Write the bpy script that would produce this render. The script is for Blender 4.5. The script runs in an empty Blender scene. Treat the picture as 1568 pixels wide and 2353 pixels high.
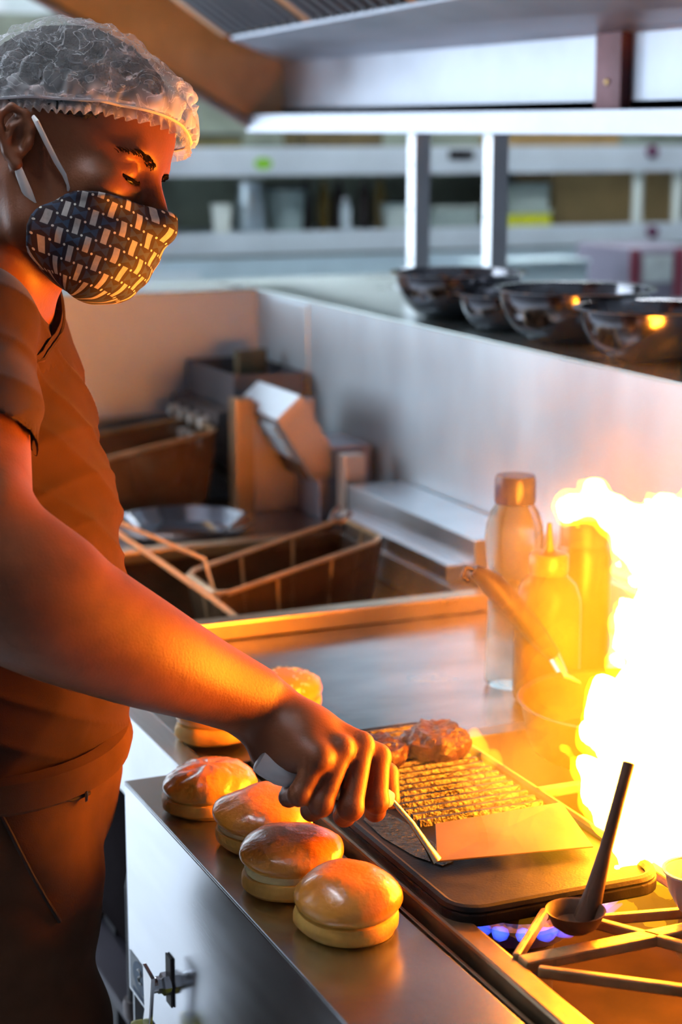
import bpy, bmesh, math, random
import numpy as np
from mathutils import Vector, Matrix, noise

random.seed(7)
rng = np.random.default_rng(7)
SC = bpy.context.scene
COL = SC.collection

# ------------------------------------------------------------------ camera
F_PX, CX, CY = 4250.0, 784.0, 1176.5
YAW, PIT = math.radians(23.4), math.radians(11.8)
CAM = np.array([0.0, 0.0, 1.62])
FH = np.array([math.sin(YAW), math.cos(YAW), 0.0])
RC = np.array([math.cos(YAW), -math.sin(YAW), 0.0])
FWD = FH * math.cos(PIT) + np.array([0, 0, -math.sin(PIT)])
UPC = np.cross(RC, FWD)
cam_data = bpy.data.cameras.new('camera')
cam = bpy.data.objects.new('camera', cam_data)
COL.objects.link(cam)
cam.location = CAM
cam.rotation_euler = (math.pi / 2 - PIT, 0, -YAW)
cam_data.sensor_fit = 'VERTICAL'
cam_data.sensor_height = 36.0
cam_data.lens = 36.0 * F_PX / 2353.0
cam_data.clip_start = 0.05
cam_data.dof.use_dof = True
cam_data.dof.focus_distance = 1.72
cam_data.dof.aperture_fstop = 4.5
SC.camera = cam

# ------------------------------------------------------------------ world, exposure
world = bpy.data.worlds.new('World'); SC.world = world
world.use_nodes = True
bg = world.node_tree.nodes['Background']
bg.inputs['Color'].default_value = (0.52, 0.62, 0.78, 1)
bg.inputs['Strength'].default_value = 0.28
SC.view_settings.view_transform = 'Standard'
SC.view_settings.look = 'None'
SC.view_settings.exposure = -0.2
SC.view_settings.gamma = 1.0
SC.view_settings.use_curve_mapping = False
SC.cycles.use_denoising = True
SC.cycles.max_bounces = 5
SC.cycles.diffuse_bounces = 2
SC.cycles.glossy_bounces = 3
SC.cycles.transmission_bounces = 6
SC.cycles.transparent_max_bounces = 12
SC.cycles.volume_bounces = 0
SC.cycles.volume_step_rate = 2.0
SC.cycles.volume_max_steps = 96
SC.cycles.sample_clamp_indirect = 6.0
SC.cycles.use_adaptive_sampling = True
SC.cycles.use_light_tree = False
SC.cycles.adaptive_threshold = 0.05

WINDOW_GLOW = 7.5
TUBE_GLOW = 110.0
FLAME_GLOW = 112.0

# measuring helpers: a pixel of the photograph and a known distance or plane give a place in the kitchen
def ray(x, y): return FWD + (x - CX) / F_PX * RC - (y - CY) / F_PX * UPC
def P(x, y, d): return CAM + ray(x, y) * d
def onZ(x, y, z): r = ray(x, y); return CAM + r * (z - CAM[2]) / r[2]
def onX(x, y, X): r = ray(x, y); return CAM + r * X / r[0]
def onY(x, y, Y): r = ray(x, y); return CAM + r * Y / r[1]
def nrm(v): v = np.asarray(v, float); return v / np.linalg.norm(v)

# ------------------------------------------------------------------ materials
MATS = {}
def sock(n, *names):
    for k in names:
        if k in n.inputs: return n.inputs[k]
def mat(name, color=(.5, .5, .5), rough=.5, metal=0., var=.15, scale=12., stretch=(1, 1, 1), bump=0., bscale=None,
        rvar=0., coat=0., trans=0., sss=0., color2=None, alpha=1., ior=1.45, sheen=0., detail=5., spec=None):
    """principled surface with procedural colour variation, roughness variation and fine relief"""
    if name in MATS: return MATS[name]
    m = bpy.data.materials.new(name); m.use_nodes = True
    nt = m.node_tree; N = nt.nodes; L = nt.links
    b = N['Principled BSDF']
    tc = N.new('ShaderNodeTexCoord'); mp = N.new('ShaderNodeMapping'); mp.inputs['Scale'].default_value = stretch
    L.new(tc.outputs['Object'], mp.inputs['Vector'])
    no = N.new('ShaderNodeTexNoise'); no.inputs['Scale'].default_value = scale; no.inputs['Detail'].default_value = detail
    L.new(mp.outputs[0], no.inputs['Vector'])
    rp = N.new('ShaderNodeValToRGB')
    c2 = color2 if color2 else tuple(max(0, c * (1 - var)) for c in color)
    c1 = color if color2 else tuple(min(1, c * (1 + var)) for c in color)
    rp.color_ramp.elements[0].position = .35; rp.color_ramp.elements[1].position = .65
    rp.color_ramp.elements[0].color = (*c2, 1); rp.color_ramp.elements[1].color = (*c1, 1)
    L.new(no.outputs['Fac'], rp.inputs['Fac']); L.new(rp.outputs['Color'], b.inputs['Base Color'])
    b.inputs['Metallic'].default_value = metal; b.inputs['Roughness'].default_value = rough
    b.inputs['IOR'].default_value = ior
    if rvar:
        mr = N.new('ShaderNodeMapRange'); mr.inputs['To Min'].default_value = max(.02, rough - rvar); mr.inputs['To Max'].default_value = min(1, rough + rvar)
        L.new(no.outputs['Fac'], mr.inputs['Value']); L.new(mr.outputs[0], b.inputs['Roughness'])
    if bump:
        n2 = N.new('ShaderNodeTexNoise'); n2.inputs['Scale'].default_value = bscale or scale * 4; n2.inputs['Detail'].default_value = 6
        L.new(mp.outputs[0], n2.inputs['Vector'])
        bp = N.new('ShaderNodeBump'); bp.inputs['Strength'].default_value = bump; bp.inputs['Distance'].default_value = .004
        L.new(n2.outputs['Fac'], bp.inputs['Height']); L.new(bp.outputs[0], b.inputs['Normal'])
    if coat: sock(b, 'Coat Weight').default_value = coat; sock(b, 'Coat Roughness').default_value = .15
    if trans: sock(b, 'Transmission Weight').default_value = trans
    if sss: sock(b, 'Subsurface Weight').default_value = sss; sock(b, 'Subsurface Radius').default_value = (.012, .005, .003)
    if spec is not None: sock(b, 'Specular IOR Level').default_value = spec
    if sheen: sock(b, 'Sheen Weight').default_value = sheen
    if alpha < 1: b.inputs['Alpha'].default_value = alpha
    MATS[name] = m
    return m
def glow(name, color, strength):
    if name in MATS: return MATS[name]
    m = bpy.data.materials.new(name); m.use_nodes = True
    nt = m.node_tree; nt.nodes.clear()
    e = nt.nodes.new('ShaderNodeEmission'); o = nt.nodes.new('ShaderNodeOutputMaterial')
    e.inputs['Color'].default_value = (*color, 1); e.inputs['Strength'].default_value = strength
    nt.links.new(e.outputs[0], o.inputs['Surface']); MATS[name] = m
    return m

steel = mat('brushed_steel', (.60, .62, .65), .34, 1., .10, 6, (1, 1, 1), .04, 60, .08)
steel_shelf = mat('shelf_steel', (.66, .67, .68), .24, 1., .08, 5, (1, 1, 8), .03, 90, .06)
steel_wall = mat('wall_steel', (.72, .82, .90), .40, .7, .14, 4, (1, 1, .5), .10, 30, .07)
steel_warm = mat('worn_steel', (.50, .47, .45), .40, 1., .18, 7, (1, 1, 1), .08, 40, .1)
steel_dark = mat('sooty_steel', (.16, .14, .14), .45, .8, .3, 9, (1, 1, 1), .15, 40, .1)
steel_polish = mat('polished_steel', (.70, .70, .72), .12, 1., .05, 6, (1, 1, 1), .0, None, .04)
hood_steel = mat('hood_steel', (.50, .53, .60), .46, .95, .12, 5, (1, 1, 1), .08, 25, .1)
grease = mat('greasy_brown_steel', (.20, .11, .06), .38, .7, .35, 10, (1, 1, 1), .25, 45, .12)
iron = mat('cast_iron', (.008, .007, .007), .46, 0., .4, 60, (1, 1, 1), .10, 400, .12, spec=.22)
black = mat('black_plastic', (.010, .006, .006), .4, 0, .2, 10, spec=.2)
dark = mat('dark_grey', (.03, .03, .035), .5, .3, .3, 5)  # plain dark grey for gutter, pipe, legs and plinth
white_plastic = mat('white_plastic', (.75, .76, .78), .35, 0, .05, 5)
brass = mat('brass', (.75, .5, .18), .3, 1, .2, 20, (1, 1, 1), .1)

# ------------------------------------------------------------------ scene graph helpers
WLOC = {}
def tag(o, label=None, cat=None, group=None, kind=None):
    if label: o['label'] = label
    if cat: o['category'] = cat
    if group: o['group'] = group
    if kind: o['kind'] = kind
    return o
def thing(name, loc, label, cat, group=None):
    o = bpy.data.objects.new(name, None); COL.objects.link(o)
    o.location = [float(c) for c in loc]; o.empty_display_size = .05
    WLOC[o.name] = np.array(loc, float)
    return tag(o, label, cat, group)
def link_mesh(name, me, m, parent=None, smooth=False):
    o = bpy.data.objects.new(name, me); COL.objects.link(o)
    if m is not None: me.materials.append(m)
    if smooth: me.polygons.foreach_set('use_smooth', [True] * len(me.polygons))
    if parent is not None: o.parent = parent
    WLOC[o.name] = WLOC[parent.name] if parent is not None else np.zeros(3)
    return o
def raw(name, V, Fc, m, parent=None, smooth=False, local=False):
    V = np.asarray(V, float)
    if parent is not None and not local: V = V - WLOC[parent.name]
    me = bpy.data.meshes.new(name)
    if isinstance(Fc, np.ndarray):
        me.vertices.add(len(V)); me.vertices.foreach_set('co', V.astype(np.float32).ravel())
        n, k = Fc.shape
        me.loops.add(n * k); me.loops.foreach_set('vertex_index', Fc.astype(np.int32).ravel())
        me.polygons.add(n); me.polygons.foreach_set('loop_start', np.arange(0, n * k, k, dtype=np.int32))
        me.update(calc_edges=True); me.validate()
    else:
        me.from_pydata([tuple(v) for v in V], [], [tuple(int(i) for i in f) for f in Fc])
    return link_mesh(name, me, m, parent, smooth)

class MB:
    """collects shapes in world coordinates; build() links them as one mesh"""
    def __init__(s): s.bm = bmesh.new()
    def box(s, x0, x1, y0, y1, z0, z1, bev=0., rot=None, pivot=None, seg=2):
        r = bmesh.ops.create_cube(s.bm, size=1); vs = r['verts']
        for v in vs:
            v.co = Vector(((x0 + x1) / 2 + v.co.x * (x1 - x0), (y0 + y1) / 2 + v.co.y * (y1 - y0), (z0 + z1) / 2 + v.co.z * (z1 - z0)))
        if rot is not None:
            p = Vector(pivot if pivot is not None else ((x0 + x1) / 2, (y0 + y1) / 2, (z0 + z1) / 2))
            for v in vs: v.co = p + rot @ (v.co - p)
        if bev:
            es = list({e for v in vs for e in v.link_edges})
            bmesh.ops.bevel(s.bm, geom=es, offset=bev, segments=seg, affect='EDGES', profile=.6)
        return s
    def prism(s, pts, vec, bev=0.):
        """polygon pts (3-D, planar) pushed along vec"""
        vec = Vector(vec); a = [s.bm.verts.new(Vector(p)) for p in pts]; b = [s.bm.verts.new(Vector(p) + vec) for p in pts]
        n = len(a); fs = [s.bm.faces.new(a[::-1]), s.bm.faces.new(b)]
        for i in range(n): fs.append(s.bm.faces.new((a[i], a[(i + 1) % n], b[(i + 1) % n], b[i])))
        bmesh.ops.recalc_face_normals(s.bm, faces=fs)
        if bev:
            es = list({e for v in a + b for e in v.link_edges})
            bmesh.ops.bevel(s.bm, geom=es, offset=bev, segments=2, affect='EDGES', profile=.6)
        return s
    def quad(s, *pts):
        s.bm.faces.new([s.bm.verts.new(Vector(p)) for p in pts]); return s
    def tube(s, pts, r, n=10, closed=False, flat=1.0, up=(0, 0, 1)):
        pts = [Vector(p) for p in pts]; rs = r if isinstance(r, (list, tuple)) else [r] * len(pts)
        rings = []; prev = None; m = len(pts)
        for i, p in enumerate(pts):
            a = pts[(i - 1) % m] if (closed or i > 0) else p; c = pts[(i + 1) % m] if (closed or i < m - 1) else p
            t = (c - a).normalized()
            u = Vector(up) if prev is None else prev
            u = u - t * u.dot(t)
            if u.length < 1e-4: u = Vector((1, 0, 0)) - t * t.x
            u.normalize(); prev = u; w = t.cross(u)
            rings.append([s.bm.verts.new(p + (w * math.cos(2 * math.pi * k / n) + u * math.sin(2 * math.pi * k / n) * flat) * rs[i]) for k in range(n)])
        for i in range(m if closed else m - 1):
            A, Bq = rings[i], rings[(i + 1) % m]
            for k in range(n): s.bm.faces.new((A[k], A[(k + 1) % n], Bq[(k + 1) % n], Bq[k]))
        if not closed: s.bm.faces.new(rings[0][::-1]); s.bm.faces.new(rings[-1])
        return s
    def lathe(s, prof, c=(0, 0, 0), n=40, axis=None, fn=None):
        """prof: list of (radius, height); axis: 3x3 frame"""
        c = Vector(c); rings = []
        for (r, h) in prof:
            if r < 1e-6: rings.append([s.bm.verts.new(s._ax(c, 0, 0, h, axis))]); continue
            ring = []
            for k in range(n):
                a = 2 * math.pi * k / n; rr, hh = fn(r, h, a) if fn else (r, h)
                ring.append(s.bm.verts.new(s._ax(c, rr * math.cos(a), rr * math.sin(a), hh, axis)))
            rings.append(ring)
        for A, Bq in zip(rings, rings[1:]):
            for k in range(n):
                a0, a1 = A[k % len(A)], A[(k + 1) % len(A)]; b0, b1 = Bq[k % len(Bq)], Bq[(k + 1) % len(Bq)]
                f = []
                for v in (a0, a1, b1, b0):
                    if v not in f: f.append(v)
                if len(f) > 2:
                    try: s.bm.faces.new(f)
                    except ValueError: pass
        return s
    def _ax(s, c, x, y, z, axis):
        if axis is None: return c + Vector((x, y, z))
        return c + Vector(axis[0]) * x + Vector(axis[1]) * y + Vector(axis[2]) * z
    def build(s, name, m, parent=None, smooth=False, weld=True):
        if weld: bmesh.ops.remove_doubles(s.bm, verts=s.bm.verts, dist=1e-6)
        bmesh.ops.recalc_face_normals(s.bm, faces=s.bm.faces)
        if parent is not None:
            w = Vector(WLOC[parent.name])
            for v in s.bm.verts: v.co -= w
        me = bpy.data.meshes.new(name); s.bm.to_mesh(me); s.bm.free()
        o = link_mesh(name, me, m, parent)
        if smooth:
            me.polygons.foreach_set('use_smooth', [True] * len(me.polygons))
            try: me.set_sharp_from_angle(angle=math.radians(40))
            except Exception: pass
        return o
def struct(name, mb, m, label=None, smooth=False):
    o = mb.build(name, m, None, smooth); o['kind'] = 'structure'
    if label: o['label'] = label
    return o
def copy_tree(o, parent=None, loc=None):
    c = o.copy(); COL.objects.link(c); c.parent = parent
    if loc is not None: c.location = loc
    for ch in list(o.children): copy_tree(ch, c)
    return c

# ------------------------------------------------------------------ smooth solids: a signed distance grid and its surface
class Field:
    def __init__(s, lo, hi, h):
        s.lo = np.array(lo, float); s.h = h
        s.n = np.ceil((np.array(hi) - s.lo) / h).astype(int) + 1
        s.a = np.full(s.n, 1.0, np.float32)
        s.ax = [(s.lo[i] + h * np.arange(s.n[i])).astype(np.float32) for i in range(3)]
    def _blk(s, lo, hi, m):
        i0 = np.clip(np.floor((np.array(lo) - m - s.lo) / s.h).astype(int), 0, s.n); i1 = np.clip(np.ceil((np.array(hi) + m - s.lo) / s.h).astype(int) + 1, 0, s.n)
        sl = tuple(slice(a, b) for a, b in zip(i0, i1))
        X = s.ax[0][sl[0]][:, None, None]; Y = s.ax[1][sl[1]][None, :, None]; Z = s.ax[2][sl[2]][None, None, :]
        return sl, X, Y, Z
    def _mix(s, sl, d, k, op):
        a = s.a[sl]
        if op == 'cut':
            d = -d
            if k > 0:
                hh = np.clip(.5 - .5 * (d - a) / k * -1, 0, 1); hh = np.clip(.5 + .5 * (d - a) / k, 0, 1)
                s.a[sl] = a * (1 - hh) + d * hh + k * hh * (1 - hh)
            else: s.a[sl] = np.maximum(a, d)
        else:
            if k > 0:
                hh = np.clip(.5 + .5 * (a - d) / k, 0, 1)
                s.a[sl] = a * (1 - hh) + d * hh - k * hh * (1 - hh)
            else: s.a[sl] = np.minimum(a, d)
    def cone(s, p, q, r1, r2, k=.01, op='add'):
        p = np.array(p, float); q = np.array(q, float); r = max(r1, r2)
        sl, X, Y, Z = s._blk(np.minimum(p, q) - r, np.maximum(p, q) + r, k + 4 * s.h)
        if 0 in s.a[sl].shape: return s
        d = q - p; L2 = max(float(d @ d), 1e-12)
        t = np.clip(((X - p[0]) * d[0] + (Y - p[1]) * d[1] + (Z - p[2]) * d[2]) / L2, 0, 1).astype(np.float32)
        D = np.sqrt((X - p[0] - t * d[0]) ** 2 + (Y - p[1] - t * d[1]) ** 2 + (Z - p[2] - t * d[2]) ** 2) - (r1 + (r2 - r1) * t)
        s._mix(sl, D.astype(np.float32), k, op); return s
    def ell(s, c, rad, axes=None, k=.01, op='add'):
        c = np.array(c, float); rad = np.array(rad, float); A = np.eye(3) if axes is None else np.array(axes, float)
        ext = np.sqrt(((A * rad[:, None]) ** 2).sum(0))
        sl, X, Y, Z = s._blk(c - ext, c + ext, k + 4 * s.h)
        if 0 in s.a[sl].shape: return s
        dx, dy, dz = X - c[0], Y - c[1], Z - c[2]
        l = [A[i, 0] * dx + A[i, 1] * dy + A[i, 2] * dz for i in range(3)]
        k0 = np.sqrt(sum((l[i] / rad[i]) ** 2 for i in range(3))); k1 = np.sqrt(sum((l[i] / rad[i] ** 2) ** 2 for i in range(3)))
        D = k0 * (k0 - 1) / np.maximum(k1, 1e-6)
        s._mix(sl, D.astype(np.float32), k, op); return s
    def limb(s, pts, rs, k=.01, n=6):
        """chain through a smooth curve"""
        pts = [np.array(p, float) for p in pts]; X = [np.append(p, r) for p, r in zip(pts, rs)]; X = [2 * X[0] - X[1]] + X + [2 * X[-1] - X[-2]]; out = []
        for i in range(1, len(X) - 2):
            for t in np.arange(n) / n: out.append(.5 * (2 * X[i] + (X[i + 1] - X[i - 1]) * t + (2 * X[i - 1] - 5 * X[i] + 4 * X[i + 1] - X[i + 2]) * t * t + (3 * X[i] - X[i - 1] - 3 * X[i + 1] + X[i + 2]) * t ** 3))
        out.append(X[-2]); return s.chain([o[:3] for o in out], [o[3] for o in out], k)
    def chain(s, pts, rs, k=.01, op='add'):
        for i in range(len(pts) - 1): s.cone(pts[i], pts[i + 1], rs[i], rs[i + 1], k, op)
        return s
    def plane(s, p, n, k=.0):
        """keep the side the normal points away from"""
        n = nrm(n); X, Y, Z = s.ax[0][:, None, None], s.ax[1][None, :, None], s.ax[2][None, None, :]
        D = ((X - p[0]) * n[0] + (Y - p[1]) * n[1] + (Z - p[2]) * n[2]).astype(np.float32)
        if k > 0:
            hh = np.clip(.5 + .5 * (D - s.a) / k, 0, 1); s.a = s.a * (1 - hh) + D * hh + k * hh * (1 - hh)
        else: s.a = np.maximum(s.a, D)
        return s
    def waves(s, amp, comps, band=.03):
        """gentle relief close to the surface: sum of sines with directions"""
        idx = np.nonzero(np.abs(s.a) < band)
        p = np.stack([s.ax[i][idx[i]] for i in range(3)], 1)
        v = np.zeros(len(p), np.float32)
        for (kv, ph, w) in comps: v += w * np.sin(p @ np.array(kv, np.float32) + ph)
        s.a[idx] += amp * v; return s
    def surface(s):
        a = s.a; S = a < 0
        c = np.zeros(tuple(s.n - 1), np.uint8)
        for i in (0, 1):
            for j in (0, 1):
                for k in (0, 1): c += S[i:s.n[0] - 1 + i, j:s.n[1] - 1 + j, k:s.n[2] - 1 + k]
        act = np.nonzero((c > 0) & (c < 8)); del c
        nv = len(act[0]); idx = np.full(tuple(s.n - 1), -1, np.int32); idx[act] = np.arange(nv)
        off = [(i, j, k) for i in (0, 1) for j in (0, 1) for k in (0, 1)]
        val = {o: a[act[0] + o[0], act[1] + o[1], act[2] + o[2]] for o in off}
        acc = np.zeros((nv, 3)); cnt = np.zeros(nv)
        for o in off:
            for ax_ in range(3):
                if o[ax_] == 0:
                    o2 = list(o); o2[ax_] = 1; o2 = tuple(o2)
                    v0, v1 = val[o], val[o2]; m = (v0 < 0) != (v1 < 0)
                    t = np.where(m, v0 / np.where(np.abs(v0 - v1) < 1e-12, 1, v0 - v1), 0)
                    pos = np.tile(np.array(o, float), (nv, 1)); pos[:, ax_] += t
                    acc += pos * m[:, None]; cnt += m
        V = s.lo + s.h * (np.stack(act, 1) + acc / np.maximum(cnt, 1)[:, None])
        quads = []
        for ax_ in range(3):
            sl0 = [slice(None)] * 3; sl1 = [slice(None)] * 3; sl0[ax_] = slice(0, -1); sl1[ax_] = slice(1, None)
            e = np.nonzero(S[tuple(sl0)] != S[tuple(sl1)])
            u, w = [(1, 2), (2, 0), (0, 1)][ax_]
            ok = (e[u] > 0) & (e[w] > 0) & (e[u] < s.n[u] - 1) & (e[w] < s.n[w] - 1)
            e = tuple(x[ok] for x in e); ins = S[e]
            q = []
            for du, dw in ((-1, -1), (0, -1), (0, 0), (-1, 0)):
                ii = [e[0].copy(), e[1].copy(), e[2].copy()]; ii[u] = ii[u] + du; ii[w] = ii[w] + dw
                q.append(idx[tuple(ii)])
            q = np.stack(q, 1); q[~ins] = q[~ins][:, ::-1]
            quads.append(q)
        Q = np.concatenate(quads); Q = Q[(Q >= 0).all(1)]
        return V, Q
def relax(V, Q, it=2, lam=.5):
    """a little Laplacian smoothing on a quad mesh"""
    n = len(V); e = np.concatenate([Q[:, [0, 1]], Q[:, [1, 2]], Q[:, [2, 3]], Q[:, [3, 0]]])
    for _ in range(it):
        s = np.zeros_like(V); c = np.zeros(n)
        for k in range(3): s[:, k] = np.bincount(e[:, 0], V[e[:, 1], k], n) + np.bincount(e[:, 1], V[e[:, 0], k], n)
        c = np.bincount(e[:, 0], minlength=n) + np.bincount(e[:, 1], minlength=n)
        V = V + lam * (s / np.maximum(c, 1)[:, None] - V)
    return V
# ================================================================== ROOM
floor_m = mat('pale_tile', (.60, .62, .66), .14, 0, .12, 3, (1, 1, 1), .02, 30, .05)
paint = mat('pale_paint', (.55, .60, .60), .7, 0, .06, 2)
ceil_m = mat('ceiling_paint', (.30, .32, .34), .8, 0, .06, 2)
XL, XR, YN, YF, ZC = -2.4, 6.2, -2.0, 8.4, 3.3
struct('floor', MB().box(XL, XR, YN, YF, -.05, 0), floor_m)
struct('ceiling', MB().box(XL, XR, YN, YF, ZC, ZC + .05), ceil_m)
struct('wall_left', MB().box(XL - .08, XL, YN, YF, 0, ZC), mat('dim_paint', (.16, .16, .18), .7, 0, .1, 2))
# far wall with two wide daylight windows
win = [(-2.2, -.35, .06, 3.1), (.05, 2.02, .06, 3.1)]
mbw = MB()
xs = [XL] + [v for w in win for v in w[:2]] + [XR]
for i in range(0, len(xs), 2): mbw.box(xs[i], xs[i + 1], YF, YF + .1, 0, ZC)
for w in win:
    mbw.box(w[0], w[1], YF, YF + .1, 0, w[2]); mbw.box(w[0], w[1], YF, YF + .1, w[3], ZC)
struct('wall_far', mbw, paint)
pane_m = glow('daylight_pane', (.74, .87, 1.0), WINDOW_GLOW)
frame_m = mat('window_frame_paint', (.6, .62, .62), .5)
for i, w in enumerate(win):
    o = MB().box(w[0], w[1], YF + .01, YF + .05, w[2], w[2] + .05, .005).box(w[0], w[1], YF + .01, YF + .05, w[3] - .05, w[3], .005) \
        .box(w[0], w[0] + .05, YF + .01, YF + .05, w[2], w[3], .005).box(w[1] - .05, w[1], YF + .01, YF + .05, w[2], w[3], .005).build('window_%d' % (i + 1), frame_m)
    o['kind'] = 'structure'
    nx = 3; dx = (w[1] - w[0] - .1) / nx
    for k in range(nx):
        MB().box(w[0] + .05 + k * dx + .015, w[0] + .05 + (k + 1) * dx - .015, YF + .045, YF + .055, w[2] + .05, w[3] - .05).build('pane', pane_m, o)
        if k: MB().box(w[0] + .05 + k * dx - .015, w[0] + .05 + k * dx + .015, YF + .015, YF + .06, w[2] + .05, w[3] - .05).build('mullion', frame_m, o)
lw = (3.3, 6.6, 1.0, 2.7)  # unseen window added in the left wall to brighten the steel back wall
o = MB().box(XL - .01, XL + .03, lw[0] - .05, lw[1] + .05, lw[2] - .05, lw[2]).box(XL - .01, XL + .03, lw[0] - .05, lw[1] + .05, lw[3], lw[3] + .05).box(XL - .01, XL + .03, lw[0] - .05, lw[0], lw[2], lw[3]).box(XL - .01, XL + .03, lw[1], lw[1] + .05, lw[2], lw[3]).build('window_3', frame_m)
o['kind'] = 'structure'
for k in range(3):
    a_ = lw[0] + k * 1.1; MB().box(XL + .002, XL + .010, a_ + .02, a_ + 1.08, lw[2], lw[3]).build('pane', pane_m, o)
    if k: MB().box(XL, XL + .025, a_ - .02, a_ + .02, lw[2], lw[3]).build('mullion', frame_m, o)
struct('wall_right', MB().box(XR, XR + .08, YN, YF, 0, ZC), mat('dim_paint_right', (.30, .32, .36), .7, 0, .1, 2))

# added, unseen ceiling tubes: fill light for the pass and the cook's aisle
def add_fill_lamp(c, along, label):
    t = thing('fill_lamp', c, label, 'lamp', 'added fluorescent fill lamps')
    a = np.array(along) * .6; s = np.array([abs(along[1]), abs(along[0]), 0]) * .07 + np.abs(a)
    MB().box(c[0] - s[0], c[0] + s[0], c[1] - s[1], c[1] + s[1], c[2] - .04, c[2], .006).build('housing', white_plastic, t)
    for sgn in (-1, 1):
        off = np.array([abs(along[1]), abs(along[0]), 0]) * .035 * sgn
        MB().tube([c - a * .95 + off + [0, 0, -.06], c + a * .95 + off + [0, 0, -.06]], .016, 12).build('tube', glow('tube_light', (.80, .90, 1.0), TUBE_GLOW), t, True)
for (x, y, ax_, lb) in ((2.6, 4.7, (1, 0, 0), 'twin-tube fill lamp added above the prep table end next to the hood'), (4.2, 4.7, (1, 0, 0), 'twin-tube fill lamp added above the plum grey appliance'),
                        (2.6, 6.9, (1, 0, 0), 'twin-tube fill lamp added behind the serving pass near the far windows'), (4.2, 6.9, (1, 0, 0), 'twin-tube fill lamp added behind the cardboard cartons of the pass'),
                        (-.25, 1.75, (0, 1, 0), "twin-tube ceiling lamp over the cook's aisle, just behind his back"), (-.15, 3.2, (0, 1, 0), "twin-tube ceiling lamp over the cook's aisle beside the far fryer"),
                        (-1.0, 5.2, (0, 1, 0), 'twin-tube fill lamp added in front of the far glass doors')): add_fill_lamp(np.array([x, y, ZC]), ax_, lb)

# ================================================================== SPLASH WALLS
WX, WY, WZ = 1.36, 3.58, 1.292
o = struct('wall_back', MB().box(WX, WX + .012, .9, WY, 0.0, WZ - .004), steel_wall, 'low brushed steel splash wall behind the cooking line')
MB().box(WX - .003, WX, 3.30, 3.50, .9, WZ - .01, .001).build('overlap_seam', steel_wall, o)
struct('wall_end', MB().box(.62, WX, WY, WY + .012, 0.0, WZ - .004), mat('warm_wall_steel', (.74, .83, .94), .45, .3, .1, 3, (1, 1, 1), .06, 30, .06), 'pale steel end wall beside the far fryer')
shelf_top = mat('pass_shelf_steel', (.62, .70, .68), .30, .9, .12, 5, (1, 1, 1), .05, 30, .08)
o = MB().box(WX - .004, 1.78, .9, WY + .25, WZ - .004, WZ, .0015).box(1.768, 1.78, .9, WY + .25, WZ - .06, WZ - .004).build('pass_shelf', shelf_top)
tag(o, 'long steel pass shelf on top of the splash wall', 'shelf')
o = MB().box(.62, WX - .004, WY - .004, WY + .25, WZ - .004, WZ, .0015).build('pass_shelf', shelf_top)
tag(o, 'steel ledge on top of the pale end wall', 'shelf')
# two square posts carrying the hood
def post(c, label):
    t = thing('hood_post', (c[0], c[1], WZ), label, 'post', 'square posts between pass shelf and hood')
    MB().box(c[0] - .018, c[0] + .018, c[1] - .018, c[1] + .018, WZ, 1.606, .003).build('tube', steel, t)
    MB().box(c[0] - .035, c[0] + .035, c[1] - .035, c[1] + .035, WZ, WZ + .006, .001).build('foot_plate', steel, t)
    for s in (.06, .16, .25): MB().lathe([(0, 0), (.004, 0), (.003, .002), (0, .0025)], (c[0] - .018, c[1], WZ + s), 10, ((0, 1, 0), (0, 0, 1), (-1, 0, 0))).build('rivet', steel_dark, t)
p1 = onX(962, 500, 1.66); p2 = onX(1138, 500, 1.66)
post(p1, 'square steel post standing behind the farthest steel bowl'); post(p2, 'square steel post standing behind the overlapping pair of bowls')

# ================================================================== HOOD
HX = 1.60
t = thing('extractor_hood', (HX, 3., 1.606), 'large brushed steel extractor hood with baffle filters above the cooking line', 'hood')
HY0, HY1 = 1.2, 4.17
MB().box(HX - .035, HX + .06, HY0, HY1, 1.606, 1.610).box(HX - .038, HX - .033, HY0, HY1, 1.606, 1.645, .001).box(HX + .055, HX + .06, HY0, HY1, 1.606, 1.66).build('drip_trough', hood_steel, t)
seam = 2.68
for (a, b) in ((HY0, seam - .042), (seam + .042, HY1)):
    MB().box(HX + .055, HX + .063, a, b, 1.645, 1.775, .001).build('rear_panel', hood_steel, t)
br = MB().box(HX + .035, HX + .058, seam - .04, seam + .04, 1.64, 1.77, .002).build('seam_bracket', mat('rusty_brown_steel', (.16, .08, .09), .5, .6, .3, 12), t)
MB().lathe([(0, 0), (.006, 0), (.004, .003), (0, .004)], (HX + .035, seam, 1.69), 10, ((0, 1, 0), (0, 0, 1), (-1, 0, 0))).build('rivet', brass, br)
# sloping ledge that carries the filters
e0, e1 = np.array([HX + .06, HY0, 1.765]), np.array([HX + .06, HY1, 1.765])
l0, l1 = np.array([1.36, HY0, 1.845]), np.array([1.36, 3.72, 1.795])
MB().prism([e0, e1, l1, l0], (0, 0, .006)).build('filter_ledge', hood_steel, t)
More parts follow.
